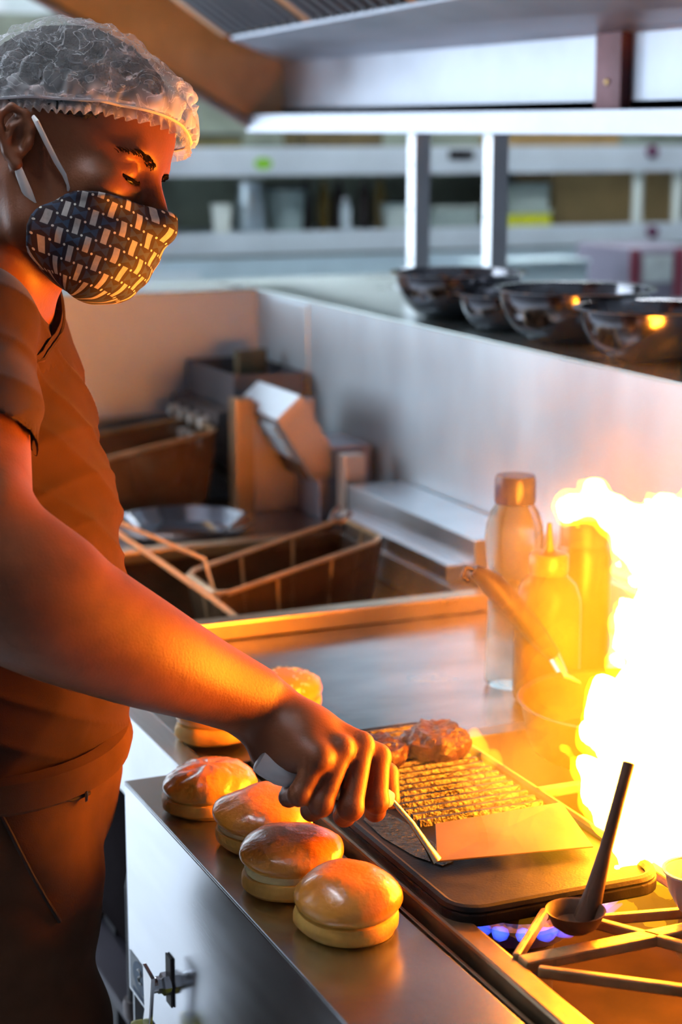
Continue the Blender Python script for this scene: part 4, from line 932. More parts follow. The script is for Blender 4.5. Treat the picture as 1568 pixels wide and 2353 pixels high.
# ================================================================== SMOKE
def smoke(name, segs, dens, scale, label, col=(.85, .82, .85)):
    """segs: (a, b, radius); the density fades from each axis to its radius"""
    f = Field((.70, 1.15, .90), (1.33, 2.35, 1.60), .012)
    for a, b, R in segs: f.cone(a, b, R, R, .03)
    V, Q = f.surface()
    m = bpy.data.materials.new(name); m.use_nodes = True; nt = m.node_tree; nt.nodes.clear(); N, L = nt.nodes, nt.links
    o_ = N.new('ShaderNodeOutputMaterial'); s_ = N.new('ShaderNodeVolumePrincipled'); s_.inputs['Color'].default_value = (*col, 1); s_.inputs['Anisotropy'].default_value = .2
    tc = N.new('ShaderNodeTexCoord'); mp = N.new('ShaderNodeMapping'); mp.inputs['Scale'].default_value = (1.3, 1.3, .8); no = N.new('ShaderNodeTexNoise'); no.inputs['Scale'].default_value = scale; no.inputs['Detail'].default_value = 4; no.inputs['Distortion'].default_value = .8
    mr = N.new('ShaderNodeMapRange'); mr.inputs['From Min'].default_value = .40; mr.inputs['From Max'].default_value = .70; mr.inputs['To Min'].default_value = 0; mr.inputs['To Max'].default_value = dens
    L.new(tc.outputs['Object'], mp.inputs['Vector']); L.new(mp.outputs[0], no.inputs['Vector']); L.new(no.outputs['Fac'], mr.inputs['Value'])
    def vm(op, a, b=None, out='Vector', scl=None):
        n = N.new('ShaderNodeVectorMath'); n.operation = op
        for i, v in enumerate((a, b)):
            if v is None: continue
            if isinstance(v, (tuple, list, np.ndarray)): n.inputs[i].default_value = tuple(float(x) for x in v)
            else: L.new(v, n.inputs[i])
        if scl is not None: L.new(scl, n.inputs['Scale'])
        return n.outputs[out]
    best = None
    for a, b, R in segs:
        ab = np.array(b) - np.array(a); pa = vm('SUBTRACT', tc.outputs['Object'], a)
        t_ = N.new('ShaderNodeMath'); t_.operation = 'MULTIPLY'; t_.use_clamp = True; L.new(vm('DOT_PRODUCT', pa, ab, 'Value'), t_.inputs[0]); t_.inputs[1].default_value = 1 / float(ab @ ab)
        sc2 = N.new('ShaderNodeVectorMath'); sc2.operation = 'SCALE'; sc2.inputs[0].default_value = tuple(float(x) for x in ab); L.new(t_.outputs[0], sc2.inputs['Scale'])
        ln = vm('LENGTH', vm('SUBTRACT', pa, sc2.outputs[0]), None, 'Value')
        fo = N.new('ShaderNodeMapRange'); fo.interpolation_type = 'SMOOTHSTEP'; fo.inputs['From Min'].default_value = 0; fo.inputs['From Max'].default_value = R; fo.inputs['To Min'].default_value = 1; fo.inputs['To Max'].default_value = 0; L.new(ln, fo.inputs['Value'])
        if best is None: best = fo.outputs[0]
        else:
            mx = N.new('ShaderNodeMath'); mx.operation = 'MAXIMUM'; L.new(best, mx.inputs[0]); L.new(fo.outputs[0], mx.inputs[1]); best = mx.outputs[0]
    mu = N.new('ShaderNodeMath'); mu.operation = 'MULTIPLY'; L.new(mr.outputs[0], mu.inputs[0]); L.new(best, mu.inputs[1])
    L.new(mu.outputs[0], s_.inputs['Density']); L.new(s_.outputs[0], o_.inputs['Volume'])
    o = raw(name, relax(V, Q, 2), Q, m, None, True); tag(o, label, 'smoke', None, 'stuff'); return o
smoke('smoke', [(P(1060, 1740, 1.90), P(1130, 1450, 2.02), .12), (P(1120, 1450, 2.02), P(1400, 1000, 2.10), .19), (P(1080, 1975, 1.66), P(1230, 1700, 1.84), .08)], 1.3, 10, 'thin warm smoke drifting up from the grill plate')
# ================================================================== THE COOK
PSI, THE, PHI, HS = math.radians(14), math.radians(12), math.radians(17), 1.0
f0 = math.cos(PSI) * RC - math.sin(PSI) * FH; zz = np.array([0, 0, 1.])
Ff = math.cos(THE) * f0 - math.sin(THE) * zz; Uu = math.sin(THE) * f0 + math.cos(THE) * zz
Rr = np.cross(Ff, Uu); Rr, Uu = math.cos(PHI) * Rr + math.sin(PHI) * Uu, math.cos(PHI) * Uu - math.sin(PHI) * Rr
HO = P(128, 374, 1.735)
def Hd(r, f, u): return HO + HS * (r * Rr + f * Ff + u * Uu) / 100
def hl(v): return tuple(HS * x / 100 for x in v)
HAX = np.array([Rr, Ff, Uu])
ft = nrm([.95, -.30, 0]); rt = np.array([ft[1], -ft[0], 0]); f2 = nrm([.84, -.54, 0]); TAX = np.array([[f2[1], -f2[0], 0], f2, zz])
ShR = P(-95, 775, 1.66); C0 = ShR - rt * .185; ShL = C0 - rt * .185
chest, waist, hip = P(-100, 1045, 1.83), P(-28, 1350, 1.83), P(-22, 1640, 1.83)
neckB = P(-75, 695, 1.80)
El = P(-75, 1300, 1.52); Wr = P(608, 1622, 1.70)
person_loc = np.array([hip[0], hip[1], 0])
person = thing('person', person_loc, 'cook in brown T-shirt, hairnet and patterned face mask, reaching over the grill with a spatula', 'person')

def cranium(fld, g=0., k=.02):
    fld.ell(Hd(0, .2, 4.3), np.array(hl((7.5, 9.6, 8.4))) + g, HAX, k)
    fld.ell(Hd(0, 4.6, 3.8), np.array(hl((6.4, 5.5, 5.6))) + g, HAX, k)
    fld.ell(Hd(0, -3.5, 1.6), np.array(hl((6.6, 6.2, 6.2))) + g, HAX, k)
def face(fld, g=0.):
    fld.ell(Hd(0, 4.2, -2.8), np.array(hl((6.1, 5.2, 7.6))) + g, HAX, .02)
    for s in (-1, 1):
        fld.chain([Hd(6.0 * s, -.6, -3.2), Hd(5.4 * s, 1.2, -7.0), Hd(2.2 * s, 6.9, -9.0)], [.015 + g, .017 + g, .018 + g], .018)
        fld.ell(Hd(4.3 * s, 6.4, -1.9), np.array(hl((2.4, 2.4, 1.9))) + g, HAX, .015)
    fld.ell(Hd(0, 7.1, -9.1), np.array(hl((2.2, 1.9, 1.6))) + g, HAX, .015)
    fld.ell(Hd(0, 8.0, -6.6), np.array(hl((3.0, 2.0, 2.6))) + g, HAX, .015)
body = Field((.02, 1.28, .86), (.80, 2.22, 1.76), .0024)
cranium(body); face(body)
body.cone(Hd(-3.6, 8.5, 2.0), Hd(3.6, 8.5, 2.0), .011, .011, .014)
for s in (-1, 1):
    body.ell(Hd(3.3 * s, 9.7, .35), hl((1.9, 1.35, 1.15)), HAX, .010, 'cut')
    body.ell(Hd(3.2 * s, 7.65, .15), hl((1.55, 1.5, 1.25)), HAX, .003)
    body.cone(Hd(1.9 * s, 8.95, -.55), Hd(4.3 * s, 8.15, -.75), .0022, .0022, .003, 'cut')
    body.cone(Hd(2.0 * s, 8.85, -1.25), Hd(4.4 * s, 7.9, -1.35), .004, .003, .006)
body.cone(Hd(0, 8.9, 1.4), Hd(0, 11.2, -3.3), .0085, .0125, .010)
for s in (-1, 1): body.ell(Hd(1.5 * s, 10.2, -3.8), hl((.95, 1.1, .85)), HAX, .006)
body.cone(Hd(-2.1, 9.3, -6.9), Hd(2.1, 9.3, -6.9), .0025, .0025, .004, 'cut')
# ears
for s in (1, -1):
    e = lambda r, f, u: Hd((7.35 + r) * s, f * .95 - .25 - .20 * u, u * .86 - .25)
    body.ell(e(.35, -.75, .3), hl((.55, 1.55, 2.5)), HAX, .004)
    body.chain([e(.5, .45, -.1), e(.55, .75, 1.4), e(.8, .2, 2.75), e(1.15, -1.2, 3.05), e(1.4, -2.25, 1.9), e(1.3, -2.15, .2), e(.9, -1.5, -1.6), e(.55, -.55, -2.7)], [.0028, .0032, .0036, .0038, .0038, .0036, .0040, .0060], .003)
    body.chain([e(.75, -.2, 1.9), e(.95, -1.15, 1.0), e(.9, -1.15, -.4), e(.7, -.6, -1.5)], [.003, .0035, .0032, .003], .003)
    body.ell(e(.95, -.25, -.1), hl((.55, .72, .95)), HAX, .003, 'cut')
    body.ell(e(.5, .55, -.15), hl((.4, .4, .6)), HAX, .003)
# neck, shoulders, trunk
body.cone(Hd(0, -2.2, -4.0), neckB, .062 * 1.0, .066, .02)
body.cone(Hd(-2.2, 0.5, -6), neckB + ft * .03, .03, .03, .03).cone(Hd(4.6, -3.2, -4), neckB + ft * .05 + rt * .01, .013, .014, .02)
for sh in (ShR, ShL): body.cone(neckB + zz * .0, sh, .055, .058, .05)
body.ell(chest, (.172, .110, .17), TAX, .04); body.ell(waist, (.155, .118, .19), TAX, .05); body.ell(hip, (.165, .118, .13), TAX, .05)
# right arm
body.limb([ShR, P(-100, 1060, 1.585), El], [.054, .055, .046], .02)
body.limb([El, P(85, 1384, 1.55), P(300, 1486, 1.60), P(480, 1566, 1.66), Wr], [.050, .0555, .0455, .0335, .0265], .012)
body.cone(P(-40, 1200, 1.53), P(120, 1320, 1.55), .040, .036, .02)
body.ell(P(606, 1598, 1.69), (.013, .013, .013), None, .012)
# right hand: palm, four fingers round the handle, thumb on the far side
mcp = [P(729, 1742, 1.648), P(782, 1722, 1.662), P(828, 1714, 1.680), P(868, 1740, 1.705)]
pip = [P(688, 1826, 1.642), P(738, 1848, 1.648), P(806, 1856, 1.658), P(866, 1842, 1.684)]
dip = [P(664, 1832, 1.672), P(716, 1862, 1.682), P(792, 1874, 1.693), P(862, 1864, 1.712)]
tip = [P(668, 1808, 1.692), P(716, 1838, 1.704), P(790, 1850, 1.716), P(852, 1848, 1.732)]
rm = [.0115, .0125, .013, .0125]; rp = [.0098, .0108, .0112, .0106]
for i in range(4):
    body.cone(Wr * .85 + mcp[i] * .15, mcp[i], .019, rm[i], .012)
body.chain([P(596, 1650, 1.69), P(640, 1726, 1.682), mcp[0]], [.024, .022, .012], .014)
body.ell((mcp[1] + Wr) / 2 + P(690, 1700, 1.70) * 0, (.026, .026, .018), None, .015)
body.limb([Wr, P(690, 1720, 1.715), P(780, 1790, 1.728), P(850, 1822, 1.735)], [.022, .022, .019, .014], .010)
for i in range(4):
    body.ell(mcp[i], (rm[i] * .95,) * 3, None, .004)
    body.chain([mcp[i], pip[i], dip[i], tip[i]], [rp[i] * 1.12, rp[i], rp[i] * .92, rp[i] * .8], .003)
    body.ell(pip[i], (rp[i] * 1.08,) * 3, None, .003)
body.chain([Wr, P(715, 1692, 1.745), P(822, 1738, 1.758)], [.02, .019, .0135], .012)
body.chain([P(822, 1738, 1.758), P(889, 1780, 1.738), P(898, 1838, 1.718)], [.0125, .0115, .0090], .003)
# left arm hanging on the far side
elL = ShL + np.array([-.05, .04, -.28]); wrL = elL + np.array([.05, .0, -.22]); 
body.chain([ShL, (ShL + elL) / 2, elL], [.054, .052, .044], .02); body.chain([elL, elL * .65 + wrL * .35, wrL], [.045, .047, .027], .012)
hd = nrm(wrL - elL); lf = np.cross(hd, zz); lf = nrm(lf)
for i in range(4):
    b0 = wrL + hd * .075 + lf * (.03 - .02 * i); body.cone(wrL, b0, .02, .012, .01)
    L_ = (.068, .078, .074, .058)[i]; m1_ = b0 + hd * L_ * .5 - zz * .01; m2_ = m1_ + hd * L_ * .3 - zz * .02
    body.chain([b0, m1_, m2_], [.0095, .009, .0075], .002)
body.chain([wrL, wrL + hd * .03 + lf * .04, wrL + hd * .07 + lf * .058 - zz * .01], [.018, .013, .009], .006)
V, Q = body.surface()
skin = mat('skin', (.19, .062, .026), .46, 0, .12, 35, (1, 1, 1), .12, 420, .05, spec=.38)
BV = relax(V, Q, 1, .4); bo = raw('body', BV, Q, skin, person, True)
bo['label'] = 'dark brown skin of head, neck, arms and hands'
del body

# lashes, brows, eyes
lash = mat('lash_black', (.010, .007, .006), .9, spec=0.)
for s in (1, -1):
    MB().tube([Hd(1.75 * s, 9.05, -.30), Hd(2.5 * s, 9.35, -.62), Hd(3.3 * s, 9.28, -.72), Hd(4.1 * s, 8.75, -.62), Hd(4.7 * s, 8.05, -.35)], [.0006, .0013, .0015, .0013, .0006], 8).build('eyelashes', lash, person, True)
    eb = MB().lathe([(0, -.0042), (.0030, -.003), (.0045, 0), (.0030, .003), (0, .0042)], Hd(3.1 * s, 8.72, -.72), 16, (Rr * 2.0, Uu * .7, Ff)).build('eye', mat('eye_dark', (.012, .008, .007), .3), person, True)
    mb = MB(); r_ = random.Random(5)
    LB = (BV - HO) @ HAX.T * 100
    for i in range(90):
        q_ = r_.random(); r0 = 1.5 + 3.9 * q_; f0_ = 9.95 - .05 * q_ - 1.35 * q_ ** 2.2; u0 = 1.25 + .75 * math.sin(q_ * 2.3) - .5 * q_ + r_.uniform(-.28, .28) * (1 - .5 * q_)
        near = np.nonzero((np.abs(LB[:, 0] - r0 * s) < .22) & (np.abs(LB[:, 2] - u0) < .22) & (LB[:, 1] > 4))[0]
        if len(near): f0_ = LB[near, 1].max() + .10
        a_ = Hd(r0 * s, f0_ - .12, u0); b_ = Hd((r0 + .55) * s, f0_ - .22 - .25 * q_, u0 + .18); mb.tube([a_, (a_ + b_) / 2 + Ff * .0012, b_], [.0006, .0005, .0002], 4)
    mb.build('eyebrow', lash, person, True)

# short black hair under the net
hf = Field(HO - .16, HO + .19, .003); cranium(hf, .002)
hf.plane(Hd(0, 0, 3.1), -Uu - .0 * Ff, .0); hf.plane(Hd(0, 6.5, 4.5), Ff * .8 - Uu * .62, .01)
hf.waves(.0008, [((900, 300, 500), 0, 1), ((-400, 800, 600), 1, 1), ((300, -700, 900), 2, 1)])
V, Q = hf.surface()
raw('hair', V, Q, mat('black_hair', (.018, .015, .014), .75, 0, .5, 160, (1, 1, 1), 1., 400), person, True)

# hairnet: thin crinkled dome, frilled elastic edge
nf = Field(HO - .20, HO + .22, .0028); cranium(nf, .009, .03)
nf.ell(Hd(0, 8.6, 6.6), hl((5.2, 2.6, 2.8)), HAX, .03); nf.ell(Hd(-1.5, 9.8, 5.6), hl((3.6, 1.5, 2.0)), HAX, .015); nf.ell(Hd(2.4, 9.2, 6.6), hl((2.6, 1.5, 1.5)), HAX, .01); nf.ell(Hd(-.5, 9.6, 8.2), hl((2.6, 1.4, 1.5)), HAX, .01)
rr_ = random.Random(3)
for i in range(26):       # puckers gathered along the edge
    a_ = 2 * math.pi * i / 26 + rr_.uniform(-.08, .08); c_, s_ = math.cos(a_), math.sin(a_)
    up_ = rr_.uniform(7.0, 10.5); nf.cone(Hd(8.6 * s_, 1.0 + 11.0 * c_, 3.0 + 2.0 * c_), Hd(7.8 * s_, 1 + 9.8 * c_, up_), .0042, .002, .008, 'cut')
nf.waves(.0016, [((160, 60, 210), 0, 1), ((-90, 230, 120), 1.3, .8), ((300, -180, 160), .6, .6), ((210, 330, -240), 2, .5)])
NN = nrm(Uu - .19 * Ff - .04 * Rr); nf.plane(Hd(0, 0, 3.5), -NN)
V, Q = nf.surface(); V = relax(V, Q, 1, .4)
hgt = (V - Hd(0, 0, 3.5)) @ NN; NF = nrm(Ff - (Ff @ NN) * NN); NR = np.cross(NF, NN)
keep = (hgt[Q] > .0012).any(1); Qk = Q[keep]
def net_mat(name, base, lines):
    m = bpy.data.materials.new(name); m.use_nodes = True; nt = m.node_tree; nt.nodes.clear(); N, L = nt.nodes, nt.links
    o_ = N.new('ShaderNodeOutputMaterial'); tr = N.new('ShaderNodeBsdfTransparent'); df = N.new('ShaderNodeBsdfDiffuse'); tl = N.new('ShaderNodeBsdfTranslucent'); ms = N.new('ShaderNodeMixShader'); mx = N.new('ShaderNodeMixShader')
    df.inputs[0].default_value = (.85, .85, .87, 1); tl.inputs[0].default_value = (.85, .85, .87, 1); ms.inputs[0].default_value = .45
    tc = N.new('ShaderNodeTexCoord'); no = N.new('ShaderNodeTexNoise'); no.inputs['Scale'].default_value = 22; no.inputs['Detail'].default_value = 3
    L.new(tc.outputs['Object'], no.inputs['Vector'])
    vo = N.new('ShaderNodeTexNoise'); vo.inputs['Scale'].default_value = 30; vo.inputs['Detail'].default_value = 3.5; vo.inputs['Distortion'].default_value = 2.2; L.new(tc.outputs['Object'], vo.inputs['Vector'])
    sb = N.new('ShaderNodeMath'); sb.operation = 'SUBTRACT'; sb.inputs[1].default_value = .5; L.new(vo.outputs['Fac'], sb.inputs[0])
    ab = N.new('ShaderNodeMath'); ab.operation = 'ABSOLUTE'; L.new(sb.outputs[0], ab.inputs[0])
    mr = N.new('ShaderNodeMapRange'); mr.inputs['From Min'].default_value = 0; mr.inputs['From Max'].default_value = .022; mr.inputs['To Min'].default_value = lines; mr.inputs['To Max'].default_value = 0; L.new(ab.outputs[0], mr.inputs['Value'])
    m2 = N.new('ShaderNodeMapRange'); m2.inputs['From Min'].default_value = .35; m2.inputs['From Max'].default_value = .7; m2.inputs['To Min'].default_value = base * .5; m2.inputs['To Max'].default_value = base * 1.6; L.new(no.outputs['Fac'], m2.inputs['Value'])
    at = N.new('ShaderNodeAttribute'); at.attribute_name = 'gather'
    a0_ = N.new('ShaderNodeMath'); a0_.operation = 'ADD'; L.new(mr.outputs[0], a0_.inputs[0]); L.new(m2.outputs[0], a0_.inputs[1])
    ad = N.new('ShaderNodeMath'); ad.operation = 'ADD'; ad.use_clamp = True; L.new(a0_.outputs[0], ad.inputs[0]); L.new(at.outputs['Fac'], ad.inputs[1])
    L.new(df.outputs[0], ms.inputs[1]); L.new(tl.outputs[0], ms.inputs[2]); L.new(ad.outputs[0], mx.inputs[0]); L.new(tr.outputs[0], mx.inputs[1]); L.new(ms.outputs[0], mx.inputs[2]); L.new(mx.outputs[0], o_.inputs['Surface'])
    return m
hn = raw('hairnet', V, Qk, net_mat('hairnet_gauze', .18, .45), person, True)
ga = hn.data.attributes.new('gather', 'FLOAT', 'POINT')
fr_ = (V - HO) @ Ff * 100
ga.data.foreach_set('value', (.34 * np.exp(-hgt / .012) + .42 * np.clip((fr_ - 9.2) / 2.2, 0, 1)).astype(np.float32))
hn['label'] = 'white disposable gauze hairnet with frilled elastic edge'
# frill along the edge, found from the dome's rim
rim_v = V[(hgt > .0012) & (hgt < .006)]; loc_ = (rim_v - Hd(0, 0, 3.5)); ang = np.arctan2(loc_ @ NR, loc_ @ NF); rad = np.hypot(loc_ @ NR, loc_ @ NF)
nb = 72; bins = np.array([rad[(ang > -math.pi + 2 * math.pi * i / nb) & (ang <= -math.pi + 2 * math.pi * (i + 1) / nb)].mean() for i in range(nb)])
bins = (np.roll(bins, 1) + bins + np.roll(bins, -1)) / 3
def rim_r(a): x = (a + math.pi) / (2 * math.pi) * nb - .5; i = int(math.floor(x)); fr = x - i; return bins[i % nb] * (1 - fr) + bins[(i + 1) % nb] * fr
VV, FF = [], []; n_ = 640
for k in range(n_):
    a_ = -math.pi + 2 * math.pi * k / n_; w_ = math.sin(k * 2 * math.pi / 10.0)
    for j, (dr, dz) in enumerate(((.000, .004), (.0005, -.001), (.0012 + .0012 * w_, -.006), (.002 + .0026 * w_, -.0115 + .0012 * w_))):
        r_ = rim_r(a_) + dr - .006 * (j > 0); VV.append(Hd(0, 0, 3.5) + r_ * (math.cos(a_) * NF + math.sin(a_) * NR) + dz * NN)
    for j in range(3): FF.append((k * 4 + j, k * 4 + j + 1, ((k + 1) % n_) * 4 + j + 1, ((k + 1) % n_) * 4 + j))
raw('frill', VV, FF, net_mat('frill_gauze', .42, .35), hn, True)
MB().tube([Hd(0, 0, 3.5) + (rim_r(a_) - .0035) * (math.cos(a_) * NF + math.sin(a_) * NR) + .0005 * NN for a_ in np.linspace(-math.pi, math.pi, 90)[:-1]], .0016, 6, True).build('elastic', mat('elastic_white', (.72, .74, .78), .6), hn, True)

# face mask
mf = Field(HO - .13, HO + .19, .0026); face(mf, .0045); mf.cone(Hd(0, 8.9, 1.0), Hd(0, 11.4, -3.3), .012, .017, .014)
mf.ell(Hd(0, 7.6, -5.6), hl((4.4, 3.9, 4.8)), HAX, .03); mf.ell(Hd(0, 6.0, -7.0), hl((5.2, 4.2, 3.6)), HAX, .03)
mf.waves(.0007, [((120, 40, 260), 0, 1), ((-60, 210, 180), 1.3, .8)])
bc = Field(HO - .13, HO + .19, .0026); face(bc, .0015); bc.cone(Hd(0, 8.9, 1.0), Hd(0, 11.4, -3.3), .010, .014, .012)
def cutp(fld, p_, n_, k=.006): fld.plane(p_, n_, k)
cutp(mf, Hd(0, 10.8, -2.3), Uu - .16 * Ff, .003)
cutp(mf, Hd(6.0, 2.0, -6), -Ff, .003); cutp(mf, Hd(6.0, 3.1, -4.4), -Ff + Uu, .012)
V, Q = mf.surface(); V = relax(V, Q, 2, .5)
def mask_mat():
    m = mat('mask_cloth', (.018, .009, .014), .75, 0, .1, 40, (1, 1, 1), .15, 300)
    nt = m.node_tree; N, L = nt.nodes, nt.links; b = N['Principled BSDF']
    tc = N.new('ShaderNodeTexCoord'); sp = N.new('ShaderNodeSeparateXYZ'); L.new(tc.outputs['UV'], sp.inputs[0])
    def mth(op, a, c=None, d=None):
        n = N.new('ShaderNodeMath'); n.operation = op
        for i, v in enumerate((a, c, d)):
            if v is None: continue
            if isinstance(v, (int, float)): n.inputs[i].default_value = v
            else: L.new(v, n.inputs[i])
        return n.outputs[0]
    u, v = sp.outputs['X'], sp.outputs['Y']
    fu, fv = mth('SUBTRACT', mth('FRACT', u), .5), mth('SUBTRACT', mth('FRACT', v), .5)
    par = mth('MODULO', mth('ABSOLUTE', mth('ADD', mth('FLOOR', u), mth('FLOOR', v))), 2.0)
    even = mth('LESS_THAN', par, .5); odd = mth('SUBTRACT', 1.0, even)
    au, av = mth('ABSOLUTE', fu), mth('ABSOLUTE', fv)
    rect = mth('MULTIPLY', mth('MULTIPLY', mth('LESS_THAN', au, .21), mth('LESS_THAN', av, .60)), even)
    # rectangles reach a little into the neighbouring rows
    tall = mth('MULTIPLY', mth('MULTIPLY', mth('LESS_THAN', au, .21), mth('GREATER_THAN', av, .45)), odd)
    bow = mth('MULTIPLY', mth('MULTIPLY', mth('LESS_THAN', av, mth('ADD', .06, mth('MULTIPLY', au, .62))), mth('LESS_THAN', au, .47)), odd)
    du, dv = mth('SUBTRACT', .5, au), mth('SUBTRACT', .5, av)
    dot = mth('LESS_THAN', mth('ADD', mth('MULTIPLY', du, du), mth('MULTIPLY', dv, dv)), .0075)
    base = b.inputs['Base Color'].links[0].from_socket
    def over(under, fac, col):
        x = N.new('ShaderNodeMix'); x.data_type = 'RGBA'; L.new(fac, x.inputs['Factor']); L.new(under, x.inputs['A'])
        x.inputs['B'].default_value = (*col, 1); return x.outputs['Result']
    no = N.new('ShaderNodeTexNoise'); no.inputs['Scale'].default_value = 240; L.new(tc.outputs['Object'], no.inputs['Vector'])
    spk = mth('ADD', .55, mth('MULTIPLY', no.outputs['Fac'], .5))
    c1 = over(base, bow, (.026, .044, .09))
    c2 = over(c1, mth('MULTIPLY', mth('MAXIMUM', rect, tall), spk), (.56, .53, .50))
    c3 = over(c2, dot, (.75, .70, .62))
    L.new(c3, b.inputs['Base Color'])
    return m
mk = raw('face_mask', V, Q, mask_mat(), person, True)
mk['label'] = 'dark cloth face mask printed with pale bars and blue bow-ties'
uvl = mk.data.uv_layers.new(name='UVMap'); vi = np.empty(len(mk.data.loops), np.int32); mk.data.loops.foreach_get('vertex_index', vi)
loc_ = (V - Hd(0, 4.5, -5)); aa = np.arctan2(loc_ @ Rr, loc_ @ Ff); uu_ = aa * .058 / .0118; vv_ = (loc_ @ Uu) / .0124 - uu_ * .06
uvl.data.foreach_set('uv', np.stack([uu_[vi], vv_[vi]], 1).astype(np.float32).ravel())
strap = mat('strap_elastic', (.80, .78, .76), .55, 0, .05, 40)
m_top = Hd(6.25, 3.0, -2.2); m_bot = Hd(6.35, 2.4, -5.6)
MB().tube([P(160, 450, 1.668), P(156, 425, 1.663), P(148, 402, 1.66), P(130, 372, 1.656), P(106, 325, 1.65), P(84, 280, 1.646), P(76, 268, 1.652)], [.0022, .0014, .0022, .0026, .0027, .0027, .002], 8, False, .6, Rr).build('ear_strap', strap, mk, True)
MB().tube([P(86, 498, 1.668), P(78, 478, 1.664), P(62, 440, 1.660), P(46, 400, 1.655), P(36, 370, 1.655), P(30, 340, 1.66)], [.0022, .0040, .0048, .0042, .003, .002], 8, False, .35, Rr).build('ear_strap', strap, mk, True)

# T-shirt
sf = Field((.02, 1.35, .80), (.80, 2.25, 1.60), .0034); G = .013
sf.ell(chest, (.172 + G, .112 + G, .172 + G), TAX, .04); sf.ell(waist, (.155 + G + .006, .118 + G, .20), TAX, .06); sf.ell(hip, (.168 + G, .122 + G, .17), TAX, .05)
sf.cone(waist, hip - zz * .08, .1, .1, .05)
for sh in (ShR, ShL): sf.cone(neckB - zz * .012, sh, .058, .066, .05)
sf.cone(neckB - zz * .07, neckB - nrm(ft) * .005, .062, .060, .04)
def sleeve(sh, el, f_=.55):
    s2 = Field((.02, 1.35, .80), (.80, 2.25, 1.60), .0034); d_ = nrm(el - sh); e_ = sh + d_ * np.linalg.norm(el - sh) * f_
    s2.cone(sh, e_ + d_ * .06, .064, .078, .0); s2.plane(e_, d_ + .18 * zz * 0, 0.); s2.cone(e_ - d_ * .05, e_ + d_ * .05, .060, .0715, .0, 'cut')
    k = .025; hh = np.clip(.5 + .5 * (sf.a - s2.a) / k, 0, 1); sf.a = sf.a * (1 - hh) + s2.a * hh - k * hh * (1 - hh)
sleeve(ShR, P(-100, 1300, 1.52)); sleeve(ShL, elL)
# folds: from the armpit across the chest and down the flank
def fold(pts, r=.004, k=.018): sf.chain([P(*p_) for p_ in pts], [r] * len(pts), k, 'cut')
def ridge(pts, r=.004, k=.02): sf.chain([P(*p_) for p_ in pts], [r] * len(pts), k)
sf.waves(.0022, [((14, 30, 60), .4, 1), ((-30, 22, 45), 1.1, .8), ((60, -20, 25), 2.0, .6)])
sf.plane(np.array([0, 0, P(120, 1752, 1.80)[2]]), -zz + .10 * ft, .004)
sf.cone(hip - zz * .22, hip - zz * .055, .0, .0, .0)
V, Q = sf.surface(); V = relax(V, Q, 4, .5)
# drape: shallow directional creases pressed into the cloth
pn = V
def crease(V, a, b, width, depth):
    a, b = np.array(a), np.array(b); d = b - a; t_ = np.clip(((V - a) @ d) / (d @ d), 0, 1); q_ = a + t_[:, None] * d; w = V - q_; dist = np.linalg.norm(w, axis=1)
    amp = depth * np.exp(-(dist / width) ** 2) * np.sin(np.pi * np.clip(t_, .02, .98)) ** .6
    c_ = np.array([chest[0], chest[1], 0]); o_ = V - c_; o_[:, 2] = 0; o_ /= np.linalg.norm(o_, axis=1)[:, None] + 1e-6
    return V - o_ * amp[:, None]
for (a, b, w, dp) in [((75, 985, 1.66), (190, 930, 1.72), .010, .009), ((70, 960, 1.66), (110, 800, 1.68), .011, .010), ((85, 985, 1.66), (120, 1120, 1.68), .014, -.006), ((30, 1000, 1.64), (215, 1075, 1.72), .014, .005),
                      ((-40, 850, 1.62), (60, 960, 1.63), .012, .005), ((-20, 740, 1.66), (100, 760, 1.74), .012, -.004), ((80, 1290, 1.70), (240, 1190, 1.74), .016, .004), ((60, 1660, 1.72), (250, 1560, 1.76), .016, .006),
                      ((20, 1600, 1.70), (200, 1690, 1.74), .014, -.005), ((110, 820, 1.70), (135, 720, 1.76), .010, .006), ((75, 985, 1.66), (165, 975, 1.70), .007, .008), ((95, 880, 1.67), (140, 760, 1.74), .007, .008), ((-60, 900, 1.60), (70, 1000, 1.63), .010, .006), ((60, 1180, 1.68), (235, 1130, 1.73), .012, .004)]:
    V = crease(V, P(*a), P(*b), w, dp)
ax_ = np.array([chest[0], chest[1], 0]); out_ = V - ax_; out_[:, 2] = 0; out_ /= np.linalg.norm(out_, axis=1)[:, None] + 1e-6
w1 = V @ np.array([18., 30, 55]) + 1.6 * np.sin(V @ np.array([9., -14, 12])); w2 = V @ np.array([-26., 20, 34]) + 1.8 * np.sin(V @ np.array([-8., 11, 17]) + 1)
V = V + out_ * (.0038 * (1 - np.abs(np.sin(w1))) ** 2 + .0032 * (1 - np.abs(np.sin(w2))) ** 2 - .002)[:, None]
cloth = mat('tshirt_cloth', (.043, .0140, .0072), .9, 0, .15, 18, (1, 1, 1), .12, 900, sheen=.08, spec=.2)
ts = raw('t_shirt', V, Q, cloth, person, True); ts['label'] = 'plain dark brown short-sleeved cotton T-shirt'
nd = nrm(Hd(0, -2.2, -4.0) - neckB); s1 = nrm(Ff - (Ff @ nd) * nd); s2_ = np.cross(s1, nd)
NA = 64; ringv = []
nbv = BV[np.linalg.norm(BV - neckB, axis=1) < .16]; nl = nbv - neckB; n_t, n_c, n_s = nl @ nd, nl @ s1, nl @ s2_; n_a, n_r = np.arctan2(n_s, n_c), np.hypot(n_c, n_s)
def neck_r(a_, t_):
    da = np.abs((n_a - a_ + math.pi) % (2 * math.pi) - math.pi); m_ = (da < .16) & (np.abs(n_t - t_) < .007) & (n_r < .115)
    return n_r[m_].max() if m_.any() else .066
